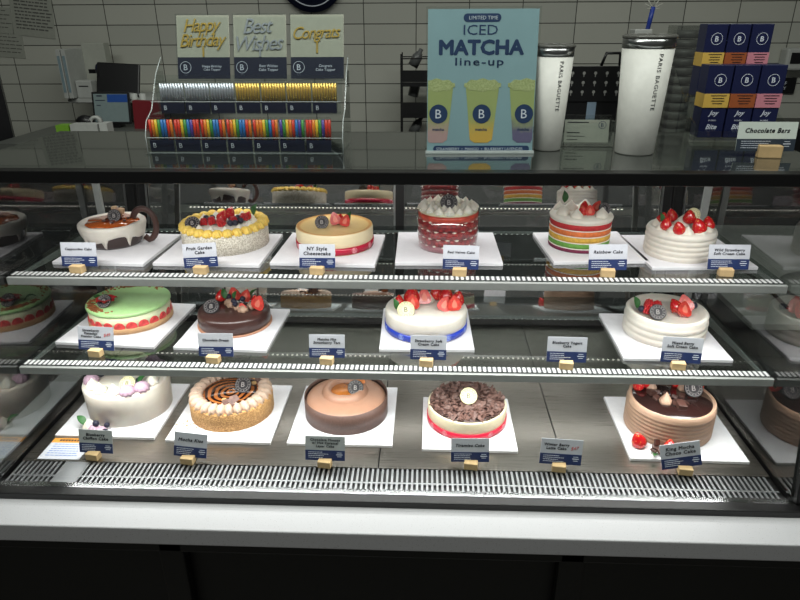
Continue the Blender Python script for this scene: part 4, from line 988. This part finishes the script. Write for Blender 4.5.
# notices on the wall
def sheet(x, z, w_, h_, lab, n, rot=0):
    t = thing('wall_notice', (x, 3.398, z), lab, 'notice', 0, 'paper notices taped on the wall')
    MB().box((0, 0, 0), (w_, .002, h_)).build('paper', mat('notice_paper', (166, 168, 158), .6), t, (0, 0, 0), (0, R(rot), 0))
    m = MB()
    for k in range(n):
        xx = -w_*.4
        while xx < w_*.36:
            l = random.uniform(.008, .03); m.box((xx+l/2, -.0016, h_*.38-k*h_*.8/n), (l, .0006, h_*.02+.0012)); xx += l+.005
    m.build('printed_lines', mat('faded_ink', (96, 96, 92), .6), t, (0, 0, 0), (0, R(rot), 0))
sheet(-1.955, 1.665, .21, .25, 'white printed notice with many lines taped high on the tiles', 13, 6)
sheet(-2.16, 1.62, .19, .12, 'partly visible notice above another at the wall edge', 5, 4)
sheet(-2.13, 1.50, .19, .11, 'lower small notice at the far edge of the wall', 5, 4)
# round sign
t = thing('round_sign', (-.554, 3.385, 1.80), 'navy round wall sign cut off by the top of the picture', 'sign')
MB().lathe([(0, 0), (.155, 0), (.155, .02), (0, .02)], 64).build('disc', NAVY, t, (0, 0, 0), (pi/2, 0, 0)); text('emblem', 'B', INKW, t, (0, -.021, 0), height=.14)
MB().lathe([(.125, 0), (.125, .001), (.13, .001), (.13, 0)], 48).build('ring_print', INKW, t, (0, -.0205, 0), (pi/2, 0, 0))
# wire organiser with jars
t = thing('wire_organiser', (-.035, 3.18, .95), 'black wire wall organiser with bottles beside the poster', 'organiser')
m = MB()
for x in (-.085, .085):
    for y in (-.08, .08): m.box((x, y, .26), (.006, .006, .52))
for z in (.10, .26, .42, .50):
    for y in (-.08, .08): m.box((0, y, z), (.17, .005, .005))
    for x in (-.085, .085): m.box((x, 0, z), (.005, .16, .005))
for z in (.10, .26, .40): m.box((0, 0, z-.012), (.17, .16, .018))
m.box((0, -.08, .425), (.17, .004, .05)); m.box((0, -.08, .285), (.17, .004, .045)); m.build('wire_frame', DK, t)
MB().box((0, .12, .0), (.2, .1, .02)).build('foot_plate', DK, t)
for k, (z, an) in enumerate(((.43, 28), (.296, 14), (.125, 30))):
    o = thing('dispenser_bottle', (-.028, 3.18, .961+z), ['topmost', 'middle', 'lowest'][k]+' grey bottle lying in the black wire organiser', 'bottle', 0, 'bottles in the wire organiser')
    mm = MB().lathe([(0, 0), (.024, 0), (.024, .045), (.016, .065), (.010, .07), (.010, .085), (0, .085)], 24, None, Matrix.Translation((-.04, 0, .022)) @ Matrix.Rotation(R(an), 4, 'Y')); mm.build('body', mat('grey_bottle', (96, 98, 98), .3, noise=.2), o)
# black icon board
t = thing('icon_board', (.635, 2.6, 1.19), 'black board with rows of small white icons between the tumblers', 'board')
pb = MB().box((0, 0, .195), (.245, .012, .13)).build('panel', DK, t, bevel=.002)
IG = mat('icon_grey', (150, 150, 146), .5)
for r_ in range(3):
    for c_ in range(5):
        m = MB().lathe([(0, 0), (.006-.001*(c_ % 2), 0), (.006, .0008), (0, .0008)], 8, None, Matrix.Rotation(pi/2, 4, 'X'), False); m.box((0, -.0004, -.009), (.003, .0006, .009))
        m.build('icon', IG, pb, (-.085+.043*c_, -.0062, .235-.034*r_))
MB().box((0, .01, .065), (.20, .02, .13)).build('backrest', DK, t); MB().box((0, -.001, .085), (.034, .004, .09)).build('pale_strip', mat('pale_blue', (140, 160, 180), .4), t)  # narrow pale blue strip on the backrest
MB().tube([(.02, 0, .26), (.035, 0, .305), (.085, 0, .305), (.09, 0, .26)], .006, 6).build('handle', DK, t)
o = MB().box((0, 0, 0), (.30, .34, 1.19)).build('side_cabinet', BP, None, (.68, 2.68, .595)); o.scale = (1.6, 1, 1); tag(o, 'dark cabinet behind the case under the icon board', 'cabinet')
t = thing('white_dispenser', (.50, 3.1, 1.15), 'pale boxy machine seen between the two tumblers', 'machine')
MB().box((0, 0, .14), (.20, .2, .28)).build('housing', GREYW, t, bevel=.01); MB().box((0, -.101, .24), (.12, .002, .03)).build('dark_panel', DK, t)
MB().box((0.02, 0, -.575), (.3, .25, 1.15)).build('base_unit', BP, t)
# straw cup
t = thing('straw_box', (.738, 2.44, 1.19), 'white box with blue straws standing behind the bigger tumbler', 'straw box')
MB().box((0, 0, .195), (.06, .06, .39)).build('box', GREYW, t, bevel=.003)
MB().tube([(.02, 0, .38), (.03, 0, .46)], .008, 8).build('blue_straw', mat('straw_blue', (36, 60, 150), .4), t)
m = MB()
for k in range(8):
    a = 2*pi*k/8; m.tube([(.03, 0, .455), (.03+.03*cos(a), .01*sin(3*a), .47+.022*sin(a))], .0016, 5)
m.build('straw_star', mat('straw_clear', (190, 190, 180), .4), t)
# translucent cup stack
t = thing('cup_tower', (.962, 2.62, 1.19), 'tall stack of translucent lids beside the chocolate boxes', 'cup stack')
MB().box((0, 0, .2), (.11, .1, .40)).build('tray', G_FROST, t)
m = MB()
for k in range(12): m.lathe([(0, 0), (.046, 0), (.048, .026), (0, .029)], 28, None, Matrix.Translation((0, 0, .004+k*.032)))
m.build('stacked_lids', mat('lid_grey', (120, 122, 118), .35, noise=.15), t)
o = MB().box((0, 0, 0), (.14, .3, 1.19)).build('lid_cabinet', BP, None, (.994, 2.68, .595)); tag(o, 'dark cabinet under the lid stack behind the chocolate boxes', 'cabinet')
# wall sign and device at right
t = thing('wall_sign', (1.725, 3.392, 1.305), 'small black sign on the tiles behind the chocolate boxes', 'sign')
MB().box((0, 0, 0), (.17, .008, .075)).build('plate', DK, t); text('sign_text', 'STAFF\nONLY', INKW, t, (.01, -.0045, 0), height=.04)
t = thing('card_reader', (1.775, 3.36, 1.43), 'pale wall device with a dark screen at the right edge of the wall', 'wall device')
MB().box((0, 0, 0), (.14, .07, .10)).build('housing', GREYW, t, bevel=.01); MB().box((0, -.0355, .005), (.10, .002, .05)).build('screen', DK, t)

# beyond the right pane
o = MB().box((0, 0, 0), (1.1, 1.1, .02)).build('side_worktop', mat('side_white_top', (190, 190, 186), .35), None, (1.62, 2.48, .69)); tag(o, 'pale worktop beyond the right glass pane of the case', 'worktop')
o = MB().box((0, 0, 0), (1.08, 1.08, .68)).build('side_cabinet', BP, None, (1.62, 2.48, .34)); tag(o, 'dark cabinet under the pale worktop right of the case', 'cabinet')
t = thing('cake_stand', (1.475, 2.2, .70), 'round white plate with a wire whisk head beyond the right pane', 'plate')
MB().lathe([(0, 0), (.09, 0), (.17, .014), (.172, .017), (.088, .006), (0, .006)], 56).build('plate', GREYW, t)
m = MB()
for k in range(6):
    a = pi*k/6; m.tube([(.035*sin(pi*q/10)*cos(a), .035*sin(pi*q/10)*sin(a), .012+.09*q/10) for q in range(11)], .0015, 5); m.tube([(-.035*sin(pi*q/10)*cos(a), -.035*sin(pi*q/10)*sin(a), .012+.09*q/10) for q in range(11)], .0015, 5)
m.build('whisk_head', CHROME, t)
o = MB().tube([(1.12, 2.6, .706), (1.2, 2.50, .706), (1.25, 2.4, .706), (1.26, 2.25, .706), (1.24, 2.05, .706)], .006, 8).build('power_cord', DK, None); tag(o, 'black cord curving over the pale worktop beyond the right pane', 'cord')

o = MB().box((0, 0, 0), (1.3, .34, 1.15)).build('low_dark_cabinet', DK, None, (1.72, 3.225, .575)); tag(o, 'low dark cabinet against the tiles beyond the right glass pane', 'cabinet')
